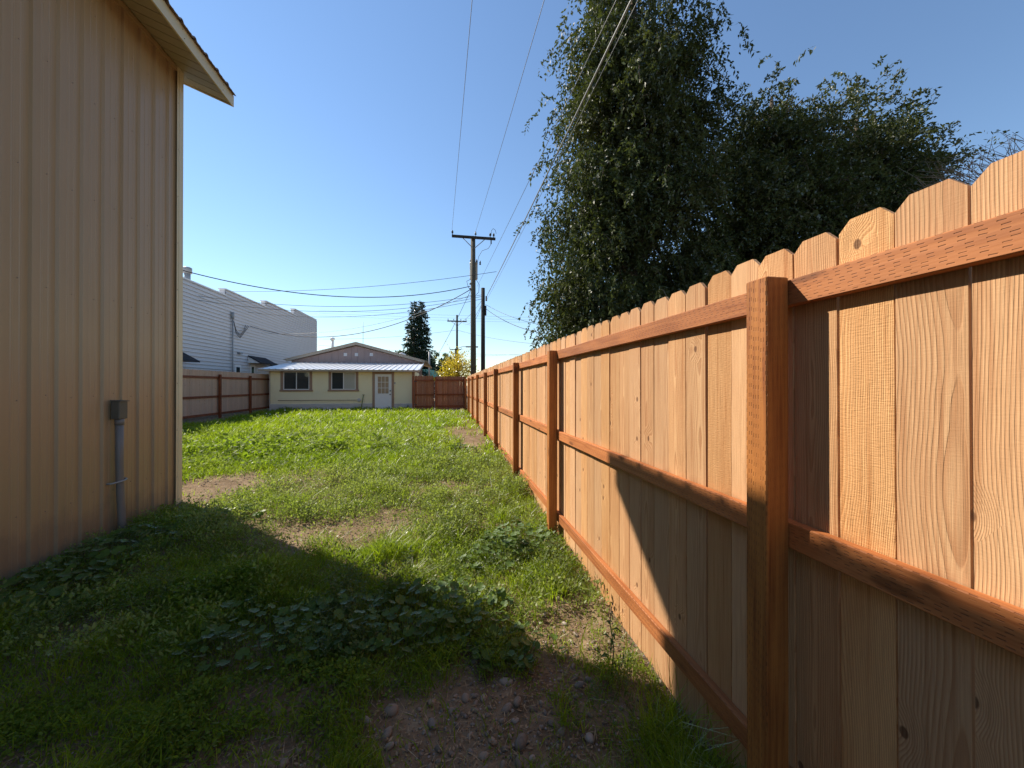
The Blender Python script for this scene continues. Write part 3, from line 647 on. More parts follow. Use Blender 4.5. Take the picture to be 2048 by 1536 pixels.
# ---------------------------------------------------------------- white building behind left fence
WX = -13.0
def white_building():
    t = thing('white_building', 'tall white lap-sided building with stepped parapet beyond the left fence', 'building', (WX, 0, 0))
    segs = [(6.0, 24.9, 7.05), (24.9, 30.0, 7.42), (30.0, 35.3, 7.85), (35.3, 40.9, 8.35)]
    step = 0.20
    for a, b, h in segs:
        mb = MB(); z = 0.0; prof = []
        while z < h - 1e-3:
            prof += [(0.065, z), (0.004, min(z + step, h))]; z += step
        n = len(prof)
        mb.poly([(x, a, z) for x, z in prof] + [(x, b, z) for x, z in prof], [(i, n+i, n+i+1, i+1) for i in range(n-1)])
        mb.build('siding', M['siding'], t)
        MB().box(-0.30, 0.0, a+.001, b-.001, -0.1, h).build('wall', M['siding'], t)
        MB().box(-0.36, 0.06, a-.03, b+.02, h+.001, h+.07).build('parapet_cap', M['white'], t)
    MB().box(-14, -0.31, 6.0, 40.9, -.1, 6.5).build('rear_block', M['siding'], t)
    MB().box(-0.02, 0.05, 40.901, 40.98, -.1, 8.3).build('corner_board', M['white'], t)
    # door and window beside the mast, with shingled awnings
    def awning(y0, y1, z):
        a = MB().extr([(0.03, y0, z), (0.03, y0, z-.06), (0.80, y0, z-.52), (0.80, y0, z-.46)], (0, y1-y0, 0)).build('awning', M['shingle'], t)
        for yy in (y0+.05, y1-.11):
            MB().extr([(0.04, yy, z-.10), (0.04, yy, z-.50), (0.10, yy, z-.50), (0.74, yy, z-.52)], (0, .06, 0)).build('awning_bracket', M['white'], a)
    def yat(px): r = cray(px, 700); return WX / r.x * r.y
    def zat(px, py): return at_x(px, py, WX).z
    awning(yat(494), yat(530), zat(505, 712)); awning(yat(531)+.02, yat(545)+.5, zat(535, 722)-.1); awning(16.5, yat(364), zat(364, 704))
    for px0, px1 in ((468, 480), (499, 508)):
        y0, y1 = yat(px0), yat(px1)
        w = MB().box(.029, .06, y0, y1, .4, zat(px0, 729)).build('door' , M['white'], t)
        MB().box(.0605, .066, y0+.14, y1-.14, 1.55, zat(px0, 729)-.15).build('pane', M['glass'], w)
    # service mast
    ym = yat(460); zt = zat(460, 626)
    ms = MB().tube([(0.14, ym, 0.2), (0.14, ym, zt)], .045, 8).build('service_mast', M['greymetal'], t)
    MB().tube([(0.14, ym, zt-.35), (0.14, ym, zt+.06)], .085, 8).build('mast_head', M['greymetal'], ms)
    for k in range(3):
        MB().tube([(0.16, ym+.05, zt-.45), (0.2, ym+.25, zt-1.0-.1*k), (0.2, ym+.7, zt-1.25-.1*k), (0.2, ym+1.15+.1*k, zt-.9), (0.2, ym+1.4+.2*k, zt-.5)], .015, 6).build('drip_loop', M['wire'], ms)
    MB().bevbox(.05, .25, ym-.25, ym+.45, 1.9, 2.42, .02).build('meter_box', M['greymetal'], t)
    p = at_x(478, 706, WX+.1); MB().bevbox(.03, .22, p.y-.1, p.y+.25, p.z-.06, p.z+.06, .02).build('flood_light', M['greymetal'], t)
    p = at_x(374, 557, WX-.9); v = MB().lathe([(.14, -.6), (.14, .28)], 14).build('roof_vent', M['greymetal'], t, (-.9, p.y, p.z)); MB().lathe([(.205, .29), (.205, .58), (.15, .62)], 14).build('vent_cap', M['greymetal'], v)
white_building()
def far_sheds():
    p = at_y(880, 745, 46); t = thing('green_roofed_shed', 'low shed with pale green metal roof beyond the gate', 'shed', (p.x, 46, 0.3))
    MB().box(-3.4, 2.2, 0, 5, -.3, 2.35).build('wall', M['fascia'], t)
    mb = MB().extr([(-3.7, -.4, 2.352), (2.6, -.4, 2.352), (-1.2, -.4, 3.3), (-3.7, -.4, 3.3)], (0, 6, 0)); mb.build('roof', M['greenroof'], t)
    p = at_y(857, 700, 40); MB().tube([(p.x-t.location.x, -4, 2.2), (p.x-t.location.x, -4, 5.1)], .09, 8).build('vent_pipe', M['greymetal'], t)
far_sheds()

# ---------------------------------------------------------------- utility poles and wires
def crossarm(t, h, w, mat, dy=-.19, insul=(-1, 1), rz=0.0):
    c, s = math.cos(rz), math.sin(rz)
    a = MB().bevbox(-w/2, w/2, -.055, .055, -.07, .07, .008).build('crossarm', mat, t, (0, dy, h), (0, 0, rz))
    for sg in (-1, 1): MB().tube([(sg*.62, dy-.0, h-.08), (sg*.03, dy+.02, h-.62)], .022, 6).build('brace', M['greymetal'], t)
    for f in insul: MB().lathe([(.02,0),(.022,.09),(.06,.10),(.045,.16),(.06,.17),(.03,.25),(.012,.26)], 10).build('insulator', M['darkmetal'], a, (f*w/2*.97, 0, .0705))
    return a
def pole(px, depth, top_py, mat, name, label, r0, r1, lean=0.0):
    b = at_depth(px, 771, depth); top = at_depth(px, top_py, depth).z
    t = thing(name, label, 'utility pole', (b.x, b.y, float(gz(b.x, b.y))))
    H = top - t.location.z
    MB().tube([(0,0,-.5), (lean*.5,0,H*.5), (lean,0,H)], [r0, (r0+r1)/2, r1], 16).build('pole_shaft', mat, t)
    return t, H, b
P1, H1, B1 = pole(947, 21.4, 473, M['pole'], 'utility_pole', 'tall weathered utility pole with crossarm and grey transformer can', .175, .13, -.03)
crossarm(P1, H1-.12, 2.5, M['poledark'], insul=(-1, .78, .95))
MB().lathe([(.012,-.1),(.015,.12),(.06,.13),(.045,.2),(.03,.3)], 10).build('insulator', M['darkmetal'], P1, (.12, 0, H1))
tr = MB().lathe([(.05,-.02),(.225,0),(.235,.03),(.235,.90),(.245,.91),(.245,.96),(.10,1.02)], 20).build('transformer', M['transformer'], P1, (.04, .42, H1-2.35))
for x in (-.17, .17): MB().lathe([(.03,0),(.06,.03),(.035,.1),(.055,.12),(.02,.25)], 8).build('bushing', M['darkmetal'], tr, (x, 0, .95))
MB().lathe([(.03,0),(.06,.03),(.035,.1),(.055,.12),(.02,.25)], 8).build('arrester', M['darkmetal'], P1, (.40, .2, H1-1.55))
MB().box(-.06,.06,.15,.22,-.0,.9).build('bracket', M['greymetal'], P1, (-.02,0,H1-2.35))
MB().tube([(1.0,-.19,H1-.05),(1.0,-.19,H1-.42)], .035, 8).build('fuse_cutout', M['darkmetal'], P1)
MB().tube([(1.0,-.19,H1-.42),(.85,-.1,H1-.66),(.5,0,H1-.78),(.3,.15,H1-1.1),(.25,.3,H1-1.4)], .012, 6).build('lead_wire', M['wire'], P1)
MB().tube([(1.0,-.19,H1+.05),(1.02,-.19,H1+.35),(1.12,-.19,H1+.48),(1.24,-.19,H1+.40),(1.30,-.19,H1+.2)], .012, 6).build('lead_wire', M['wire'], P1)
MB().tube([(.17,.05,H1-2.5),(.33,.0,H1-2.75),(.30,.0,H1-3.2),(.16,0,H1-3.35)], .014, 6).build('lead_wire', M['wire'], P1)
MB().tube([(-.15,.3,H1-2.4),(-.4,.0,H1-2.6),(-.3,-.05,H1-2.95),(-.13,0,H1-3.2)], .014, 6).build('lead_wire', M['wire'], P1)
for z in (2.75, 3.05): MB().lathe([(.045,-.05),(.045,.05)], 8).build('spool_insulator', M['greymetal'], P1, (-.2, -.06, H1-z))
P2, H2, B2 = pole(966, 22.8, 576, M['poledark'], 'utility_pole', 'shorter dark pole without crossarm beside the taller pole', .145, .115)
MB().box(.11,.2,-.12,.0,-.3,.3).build('bracket', M['darkmetal'], P2, (0,0,H2-1.4)); MB().lathe([(.05,0),(.05,.3)], 8).build('cable_clamp', M['greymetal'], P2, (.2,-.05,H2-.8))
P3, H3, B3 = pole(914, 48, 630, M['poledark'], 'utility_pole', 'distant thin pole with crossarm rising behind the yellow tree', .17, .12)
crossarm(P3, H3-.85, 2.5, M['poledark'], insul=(-.95, -.35, .4, .95))
P4, H4, B4 = pole(911, 70, 697, M['poledark'], 'utility_pole', 'farthest short pole with small crossarm and lamp arm behind yellow tree', .16, .12)
crossarm(P4, H4-.2, 2.2, M['poledark'])
la = MB().tube([(0,0,H4-.1),(1.2,0,H4+.35),(2.0,0,H4+.4)], .05, 8).build('lamp_arm', M['greymetal'], P4); MB().bevbox(1.9,4.3,-.2,.2,H4+.25,H4+.5,.06).build('lamp_head', M['greymetal'], la)

def wire(a, b, sag, rad, label, mat='wire', n=36, name='overhead_wire', group=None):
    a, b = Vector(a), Vector(b)
    pts = [tuple((a.lerp(b, i/n) - Vector((0,0,4*sag*(i/n)*(1-i/n)))) - a) for i in range(n+1)]
    o = MB().tube(pts, rad, 6).build(name, M[mat], None, a); tag(o, label, 'wire', group); return o
def w3(px, py, d): return at_depth(px, py, d)
A1 = Vector(P1.location) 
wire(A1 + Vector((-1.24, -.19, H1+.2)), (1.1, -24, 10.5), 0.3, .0075, 'thin line wire from the crossarm left end running overhead', 'wiregrey')
wire(A1 + Vector((.12, 0, H1+.3)), (3.0, -24, 10.5), 0.6, .0075, 'thin line wire from the pole top insulator running overhead', 'wiregrey')
wire(A1 + Vector((.2, -.06, H1-2.9)), (3.4, -24, 7.5), 0.3, .007, 'bare neutral wire from below the transformer passing the big tree', 'wiregrey')
A2 = Vector(P2.location)
wire(A2 + Vector((.2, -.05, H2-.55)), (2.5, -24, 7.6), 0.4, .017, 'thick pale bundled cable running overhead from the shorter pole', 'cable', 60, 'bundled_cable')
wire(A2 + Vector((.22, -.05, H2-.75)), (2.45, -24, 7.45), 0.42, .006, 'slim line strung just under the thick pale cable', 'wiregrey', 60)
LB = A1 + Vector((-.2, -.06, H1-2.9))
wire(LB, w3(330, 531, 15.5), 0.95, .021, 'heavy sagging service wire crossing from the tall pole to the shed side')
wire(w3(993, 543, 20.8), w3(330, 577, 24), 0.55, .012, 'long slim wire stretched above the heavy sagging service wire')
wire(LB + Vector((0, 0, -.2)), w3(480, 645, 25.2), 1.75, .021, 'black service drop looping down to the white building mast')
wire(A2 + Vector((-.1, -.1, H2-.45)), w3(340, 583, 19.5), 0.75, .012, 'slim wire from the shorter pole sagging across the white siding', 'wire')
wire(A2 + Vector((-.1, -.1, H2-.55)), w3(340, 590, 19.5), 0.9, .012, 'second slim wire hung just under its twin across the white siding', 'wire')
wire(A2 + Vector((-.1, -.1, H2-.7)), w3(455, 618, 25), 0.8, .012, 'slim wire from the shorter pole to the service mast top', 'wire')
wire(A1 + Vector((-.15, -.05, H1-3.4)), w3(490, 662, 27), .95, .010, 'thin wire ending low on the white siding beside the mast', 'wiregrey')
wire(LB + Vector((0, 0, -.3)), w3(868, 722, 34), .2, .014, 'slack wire slanting down from the tall pole behind the spruce pair', 'wire')
wire(A2 + Vector((.15, 0, H2-1.0)), w3(1120, 655, 18), .25, .011, 'slim wire leading from the shorter pole into the tree crown', 'wiregrey')
wire(A2 + Vector((.15, 0, H2-1.25)), w3(1110, 670, 16), .3, .014, 'darker wire leading from the shorter pole into the tree crown')
A3 = Vector(P3.location)
for dx, dz, lab in ((-1.15, -.6, 'far span wire from the distant crossarm left end to the shorter pole'), (.5, -.6, 'far span wire from the distant crossarm middle to the shorter pole'), (1.15, -.6, 'far span wire from the distant crossarm right end to the shorter pole')):
    wire(A3 + Vector((dx, -.19, H3+dz)), A2 + Vector((-.12, 0, H2-1.0-dx*.15)), .9, .012, lab, 'wiregrey')
for (a, b, s, lab) in (((628, 690, 60), (1140, 712, 60), .35, 'faint far line passing low behind the gable and poles'),
                       ((628, 697, 62), (1140, 700, 62), 1.2, 'lower faint far line crossing behind the spruce tops'),
                       ((628, 620, 80), (1140, 636, 80), .2, 'topmost faint transmission line across the distant sky'),
                       ((628, 626, 80), (1140, 641, 80), .2, 'middle faint transmission line across the distant sky'),
                       ((628, 631, 80), (1140, 646, 80), .2, 'lowest faint transmission line across the distant sky'),
                       ((640, 678, 50), (913, 660, 48), .35, 'far line from behind the flue to the distant pole'),
                       ((914, 660, 48), (1110, 690, 40), .35, 'far line from the distant pole toward the big tree')):
    wire(w3(*a), w3(*b), s, .016, lab, 'wiregrey')

# ---------------------------------------------------------------- trees
def leaf_quads(c, d, nrm, L, W):      # rhombus leaves: centres, direction, normal, length, width -> verts (n,4,3)
    s = np.cross(d, nrm); s /= np.linalg.norm(s, axis=1, keepdims=True) + 1e-9
    L = L[:, None]; W = W[:, None]
    return np.stack([c, c + d*L*0.45 + s*W*0.5, c + d*L, c + d*L*0.45 - s*W*0.5], 1)
def unit(v): return v / (np.linalg.norm(v, axis=-1, keepdims=True) + 1e-9)
def crown_mesh(name, lobes, ntw, mat, rng, droop=1.0, tl=(0.5, 1.3), nl=22, leaf=(0.128, 0.058), shell=0.45, clump=0.85, zmin=0.3, cs=26, cr=.42):
    ntot = ntw; ntw = max(12, ntot//cs)
    vol = np.array([a*b*c for (_, _, _, a, b, c) in lobes]) ** (2/3); vol /= vol.sum()
    per = rng.choice(len(lobes), ntw, p=vol)
    L = np.array(lobes)[per]
    d = unit(rng.normal(size=(ntw, 3))); rad = shell + (1.03 - shell)*rng.random((ntw, 1))**0.6
    # clumping: angular noise modulates the radius
    ph = np.arctan2(d[:, 1], d[:, 0]); nz = vnoise(ph*2.2 + per*7.3, d[:, 2]*3.2 + per*3.1, 5)[:, None] + 0.6*vnoise(ph*6 + per, d[:, 2]*8, 6)[:, None]
    rad = rad*(1 - clump*0.5 + clump*0.62*nz)
    s = L[:, :3] + d*rad*L[:, 3:6]
    kk = rng.integers(0, ntw, ntot); s = s[kk] + rng.normal(size=(ntot, 3))*np.array([cr, cr, cr*.8]); d = unit(d[kk]*.8 + rng.normal(size=(ntot, 3))*.45)
    keep = s[:, 2] > zmin; s = s[keep]; d = d[keep]; n = len(s)
    tln = rng.uniform(tl[0], tl[1], n)*np.where(rng.random(n) < .07, 1.7, 1.0)
    dirs = unit(d*np.array([1, 1, 0.4]) + rng.normal(size=(n, 3))*0.45 + np.array([0, 0, 0.15]))
    ts = (np.arange(nl) + 0.5)/nl
    T = ts[None, :, None]*tln[:, None, None]
    pos = s[:, None] + dirs[:, None]*T*(1 - 0.35*droop*ts[None, :, None]) + np.array([0, 0, -1.0])*droop*(T**2)*0.75/np.maximum(tln[:, None, None], .3)
    pos = pos + rng.normal(size=pos.shape)*0.02
    tang = unit(np.gradient(pos, axis=1))
    side = unit(rng.normal(size=pos.shape)); ld = unit(tang*0.5 + side*0.8 + np.array([0, 0, -0.35*droop]))
    nr = unit(rng.normal(size=pos.shape) + np.array([0, 0, 0.5]))
    k = n*nl
    q = leaf_quads(pos.reshape(k, 3), ld.reshape(k, 3), nr.reshape(k, 3), leaf[0]*rng.uniform(.65, 1.25, k), leaf[1]*rng.uniform(.7, 1.2, k))
    v = q.reshape(-1, 3); f = np.arange(4*k).reshape(k, 4)
    v[:, 2] = np.maximum(v[:, 2], 0.05)
    tint = np.clip(np.repeat(rng.random(n), nl)*0.6 + rng.random(k)*0.4, 0, 1)
    return np_mesh(name, v, f, mat, tint), pos[:, :, :], s
def limb(mb, a, b, r0, r1, rng, bend=0.25, n=7):
    a, b = np.array(a, float), np.array(b, float); L = np.linalg.norm(b-a); off = rng.normal(size=3)*L*bend*0.3
    pts = [a + (b-a)*t + off*math.sin(math.pi*t) + rng.normal(size=3)*0.02*L*(0 < t < 1) for t in np.linspace(0, 1, n)]
    mb.tube(pts, list(np.linspace(r0, r1, n)), 8); return pts
def elm(name, label, base, lobes, ntw, seed, tr, group=None, bare=30, **kw):
    rng = np.random.default_rng(seed)
    t = thing(name, label, 'tree', base, group)
    me, pos, st = crown_mesh('crown', lobes, ntw, M['elm'], rng, **kw); link('crown', me, t)
    mb = MB(); top = np.array(lobes[0][:3])
    tk = [(0,0,-.4), (0.1,0.05,1.2), (top[0]*.4, top[1]*.4, top[2]*.45), (top[0], top[1], top[2]), (top[0]*1.1, top[1]*1.1, top[2]+lobes[0][5]*.7)]
    mb.tube(tk, [tr*1.25, tr, tr*.8, tr*.5, tr*.12], 12); mb.build('trunk', M['bark'], t)
    lb = MB()
    for l in lobes:
        c = np.array(l[:3]); a = np.array(tk[1]) + (np.array(tk[3]) - np.array(tk[1]))*rng.uniform(.1, .7)
        pp = limb(lb, a, c, tr*.45, tr*.15, rng)
        for _ in range(5):
            e = c + unit(rng.normal(size=3))*np.array(l[3:6])*.85; limb(lb, pp[rng.integers(3, 7)], e, tr*.14, .012, rng)
    lb.build('limbs', M['bark'], t)
    tw = MB(); ids = rng.choice(len(pos), min(bare*25, len(pos)), replace=False)
    for i in ids: tw.tube([tuple(pos[i, j]) for j in (0, 7, 14, 21)], [.007, .006, .004, .002], 3, caps=False)
    tg = tw.build('twigs', M['deadtwig'], t); tg['kind'] = 'stuff'
    return t
def loc_at(px, d): p = at_depth(px, 771, d); return (p.x, p.y, 0.1)
elm('elm_tree', 'tallest weeping elm with dense drooping dark crown behind the long fence', loc_at(1250, 12.0),
    [(.3,0,12.8,1.9,2.0,2.6), (.4,0,9.4,2.0,2.1,3.0), (-1.0,0,8.2,1.4,1.5,1.9), (-.9,0,5.0,1.6,1.7,2.4), (1.6,.3,10.6,1.2,1.4,2.4), (1.4,.3,6.2,1.9,1.9,2.8), (-1.0,-.2,3.2,1.5,1.5,1.6), (1.6,0,3.3,2.1,2.1,2.1), (-.7,0,11.2,1.2,1.3,1.8), (-1.5,0,6.6,.9,1.0,1.2)],
    11500, 3, .36, tl=(.4, 1.0), droop=1.0)
elm('elm_tree', 'rounded middle elm with thin bare top twigs behind the long fence', loc_at(1545, 13.0),
    [(0,0,10.7,1.3,1.4,1.5), (.7,0,9.5,1.35,1.4,1.8), (-.9,0,7.8,1.5,1.6,2.4), (.6,0,6.6,1.8,1.8,2.3), (-1.2,.3,5.0,2.1,2.1,2.2), (1.5,0,7.9,1.0,1.1,1.3)],
    6000, 5, .30, tl=(.5, 1.15), droop=.7)
elm('elm_tree', 'lower outlying elm with wispy side branches behind the long fence', loc_at(1715, 13.6),
    [(0,0,10.6,.9,1.0,1.2), (.7,0,9.7,1.2,1.2,1.3), (1.5,0,9.2,.95,1.0,1.0), (-.4,0,8.2,1.5,1.6,1.9), (.8,0,7.8,1.4,1.4,1.4), (-.5,0,5.8,1.7,1.7,1.8)],
    3800, 8, .26, tl=(.5, 1.2), droop=.45)
def bare_branches():
    rng = np.random.default_rng(4); D = 8.0; b = at_depth(2150, 771, D)
    t = thing('bare_tree', 'leafless pale twiggy tree reaching sideways over the fence top', 'tree', (b.x, b.y, 0.0))
    st = MB(); st.tube([(0,0,-.2),(-.1,.1,2.6),(-.2,.2,4.6),(-.15,.2,6.0)], [.13,.10,.07,.03], 8); st.build('trunk', M['deadtwig'], t)
    mb = MB()
    for i in range(85):
        a = np.array([-.18 + rng.normal()*.05, .2 + rng.normal()*.1, rng.uniform(4.9, 5.9)])
        px = rng.uniform(1815, 2040); tgt = at_depth(px, 398 - .465*(px-1800) - rng.uniform(-25, 42), D + rng.normal()*.5); e = np.array([tgt.x-b.x, tgt.y-b.y, tgt.z])
        limb(mb, a, e, .011, .003, rng, .3)
        for _ in range(2):
            m_ = a + (e-a)*rng.uniform(.4, .85); limb(mb, m_, m_ + rng.normal(size=3)*.22 + np.array([-.25, 0, .05]), .005, .002, rng, .3, 4)
    mb.build('branches', M['deadtwig'], t)
bare_branches()

def spruce(px, top_py, d, label, rad, seed):
    rng = np.random.default_rng(seed); b = at_depth(px, 771, d); H = at_depth(px, top_py, d).z
    t = thing('spruce_tree', label, 'tree', (b.x, b.y, .3), 'pair of spruces')
    MB().tube([(0,0,-.3), (0,0,H*.6), (0,0,H)], [.25,.13,.02], 8).build('trunk', M['bark'], t)
    cs = []; ds = []; 
    z = 0.6
    while z < H - .1:
        fr = 1 - z/H; r = rad*(fr**0.85)*rng.uniform(.85, 1.08) + .1
        nb = int(7 + 7*fr)
        for k in range(nb):
            a = rng.uniform(0, 2*math.pi); L = r*rng.uniform(.75, 1.1); m = max(8, int(L*34))
            u = np.sort(rng.random(m))**0.7; zz = z - .22*L*u + .18*L*u*u
            p = np.stack([np.cos(a)*L*u, np.sin(a)*L*u, zz], 1) + rng.normal(size=(m, 3))*np.array([.10,.10,.06])
            cs.append(p); ds.append(unit(np.stack([np.full(m, np.cos(a)), np.full(m, np.sin(a)), np.full(m, -.25)], 1) + rng.normal(size=(m, 3))*.55))
        z += .30
    c = np.concatenate(cs); dd = np.concatenate(ds); n = len(c)
    q = leaf_quads(c, dd, unit(rng.normal(size=(n,3))), rng.uniform(.18,.40,n), rng.uniform(.08,.17,n))
    link('crown', np_mesh('crown', q.reshape(-1,3), np.arange(4*n).reshape(n,4), M['spruce'], rng.random(n)), t)
spruce(828, 606, 45, 'left dark spruce of the close pair, whose tip is broader', 2.4, 21)
spruce(843, 607, 46, 'right dark spruce of the close pair beside the poles', 2.3, 22)
def round_tree(name, px, py0, py1, d, wpx, mat, label, seed, n=500, leaf=(.25,.12), droop=.3):
    rng = np.random.default_rng(seed); b = at_depth(px, 771, d); zt = at_depth(px, py0, d).z; zb = at_depth(px, py1, d).z; w = wpx*d/F/2
    t = thing(name, label, 'tree', (b.x, b.y, .3)); h = (zt-zb)/2; m = (zt+zb)/2 - .3
    me, pos, st = crown_mesh('crown', [(0,0,m,w*.8,w*.8,h), (-w*.45,0,m-h*.25,w*.55,w*.6,h*.7), (w*.4,0,m-h*.2,w*.6,w*.6,h*.75)], n, mat, rng, droop=droop, tl=(w*.2, w*.6), nl=14, leaf=leaf, cs=7, cr=w*.13)
    link('crown', me, t)
    tk = MB().tube([(0,0,-.4),(0,0,m),(0,0,m+h*.8)], [w*.09,w*.06,.02], 8)
    for _ in range(10): limb(tk, (0,0,m*rng.uniform(.5,1)), tuple(np.array([0,0,m]) + unit(rng.normal(size=3))*np.array([w*.8,w*.8,h*.9])), w*.03, .01, rng)
    tk.build('trunk', M['bark'], t); return t
round_tree('yellow_tree', 916, 710, 770, 30, 66, M['gold'], 'small golden yellow tree behind the fence panel', 31, 330, (.16,.08), -.5)
round_tree('leafy_tree', 878, 704, 760, 75, 34, M['farleaf'], 'distant bluish green tree between spruces and poles', 32, 420, (.4,.2))
round_tree('leafy_tree', 897, 706, 760, 80, 26, M['farleaf'], 'distant slender tree behind the yellow tree', 33, 360, (.4,.2))
round_tree('leafy_tree', 795, 704, 760, 70, 40, M['farleaf'], 'low distant tree peeping over the gable roof', 34, 380, (.4,.2))

# ---------------------------------------------------------------- ground cover
BARE = [(0.15,1.80,.80,.42,.95), (-.85,1.72,.6,.26,.92), (-1.9,1.9,.5,.22,.75), (-.9,2.15,.35,.16,.8), (-1.35,1.55,.45,.2,.85), (-2.3,3.0,.35,.2,.6), (-1.05,4.32,.75,.38,.92), (-1.45,3.80,.46,.30,.92), (-3.40,6.25,.55,.75,.95), (-.7,4.75,.5,.2,.6), (-1.9,4.45,.4,.25,.6), (.62,10.8,.72,2.6,.97), (.62,8.9,.50,.9,.85),
        (-.10,5.75,.55,.28,.88), (1.12,2.6,.16,1.5,.45), (.3,20.0,1.3,.8,.95), (-9.1,16.5,.6,5.5,1.0), (.85,13.5,.42,3.0,.7), (-.35,3.35,.3,.2,.75), (.25,3.0,.2,.18,.7), (.85,2.35,.26,.3,.8)]
def cover(x, y):
    c = np.ones_like(x)
    wob = (vnoise(x*2.3, y*2.3, 9)-.5)*1.0 + (vnoise(x*7, y*7, 10)-.5)*.9
    for cx, cy, rx, ry, s in BARE:
        d = np.sqrt(((x-cx)/rx)**2 + ((y-cy)/ry)**2) + wob*.7
        c = np.minimum(c, 1 - s*np.clip((1.15-d)/.45, 0, 1))
    c *= 1 - .25*mall(x, y)
    c *= np.clip(.62 + 1.3*(vnoise(x*1.7+3, y*1.7, 12)*.6 + vnoise(x*5, y*5+9, 13)*.4 - .28), .2, 1)
    return c
MALL = [(-.25,2.62,.62,.34), (-1.18,2.62,.42,.26), (.62,3.50,.40,.36), (-3.05,3.75,.36,.9)]
def mall(x, y):
    m = np.zeros_like(x)
    for cx, cy, rx, ry in MALL: m = np.maximum(m, np.clip(1.35 - np.sqrt(((x-cx)/rx)**2 + ((y-cy)/ry)**2), 0, 1))
    return m
def hump(x, y): return (1 - .8*mall(x, y))* np.clip(vnoise(x*3.3+2, y*3.3, 95)*.65 + vnoise(x*7.1, y*7.1, 96)*.35 - .40, 0, 1)*.34*np.clip(cover(x, y)*1.4 - .4, 0, 1)
def inyard(x, y): return (x > np.where(y < SY1+.1, SX+.05, LX+.12)) & (x < PX-.03) & (y < np.where(x > -1.6, 20.6, HY-.1))
def infov(x, y, m=.06):
    zc = x*SA + y*CA; xr = x*CA - y*SA
    return (zc > .9) & (np.abs(xr) < zc*(1024/F)*(1+m) + .15)
def scatter(n, ymin, ymax, xmin, xmax, rng, bias=1.0):
    # sample positions with density falling with distance
    u = rng.random(n); y = (ymin**(1-bias) + u*(ymax**(1-bias)-ymin**(1-bias)))**(1/(1-bias)) if bias != 1 else ymin*(ymax/ymin)**u
    x = rng.uniform(xmin, xmax, n); return x, y
def blades(name, label, cat, n, seed, mat, hfun, wfun, maskfun, lean=.5, bias=1.0, ymin=1.0, ymax=21.7, stray=.25):
    rng = np.random.default_rng(seed)
    th = rng.uniform(-math.atan(1024/F)*1.03, math.atan(1024/F)*1.03, n); th = np.arctan(rng.uniform(-1.8, 1.5, n))
    zc = ymin*(ymax/ymin)**rng.random(n); xr = np.tan(th)*zc
    x = xr*CA + zc*SA; y = zc*CA - xr*SA
    m = inyard(x, y) & (rng.random(n) < maskfun(x, y)); x, y, zc = x[m], y[m], zc[m]; n = len(x)
    # tuft jitter
    g = gz(x, y); h = hfun(x, y, rng, zc) + hump(x, y)*.9; w = wfun(x, y, rng, zc)
    a = rng.uniform(0, 2*math.pi, n); ln = h*lean*rng.uniform(.2, 1.5, n); d = np.stack([np.cos(a), np.sin(a)], 1)
    fa = rng.uniform(0, math.pi, n); sd = np.stack([np.cos(fa), np.sin(fa)], 1)
    base = np.stack([x, y, g-.01], 1); z0 = np.zeros((n,1))
    mid = base + np.concatenate([d*ln[:,None]*.3, (h*.6)[:,None]], 1); tip = base + np.concatenate([d*ln[:,None], h[:,None]], 1)
    s3 = np.concatenate([sd, z0], 1)*w[:,None]*.5
    v = np.stack([base-s3, base+s3, mid+s3*.85, mid-s3*.85, tip+s3*.12, tip-s3*.12], 1).reshape(-1,3)
    f = (np.array([[0,1,2,3],[3,2,4,5]])[None] + 6*np.arange(n)[:,None,None]).reshape(-1,4); tint = np.repeat(np.clip(rng.normal(.45,.28,n), 0, 1), 2)
    return tag(link(name, np_mesh(name, v, f, mat, tint)), label, cat, kind='stuff')
FEATH = lambda x, y: np.clip(1.25 - np.abs(y - (5.6 + (x+1)*.12))/1.5, 0, 1)*np.clip((x+3.0)/1.2, 0, 1)
far = lambda y: np.clip((y-6.2)/2.0, 0, 1)
blades('lawn_grass', 'bright green lawn grass across the back yard', 'grass', 760000, 41, M['grass'],
       lambda x, y, r, z: (.055 + .06*far(y) + .04*vnoise(x*1.3, y*1.3, 20))*r.uniform(.5, 1.35, len(x)),
       lambda x, y, r, z: np.maximum(.005, .0017*z)*r.uniform(.7, 1.3, len(x)),
       lambda x, y: cover(x, y)*np.clip(.22 + .78*far(y) + .45*(vnoise(x*.9, y*.9, 30) > .58) - .5*FEATH(x, y), .05, 1), lean=.75, ymin=1.05)

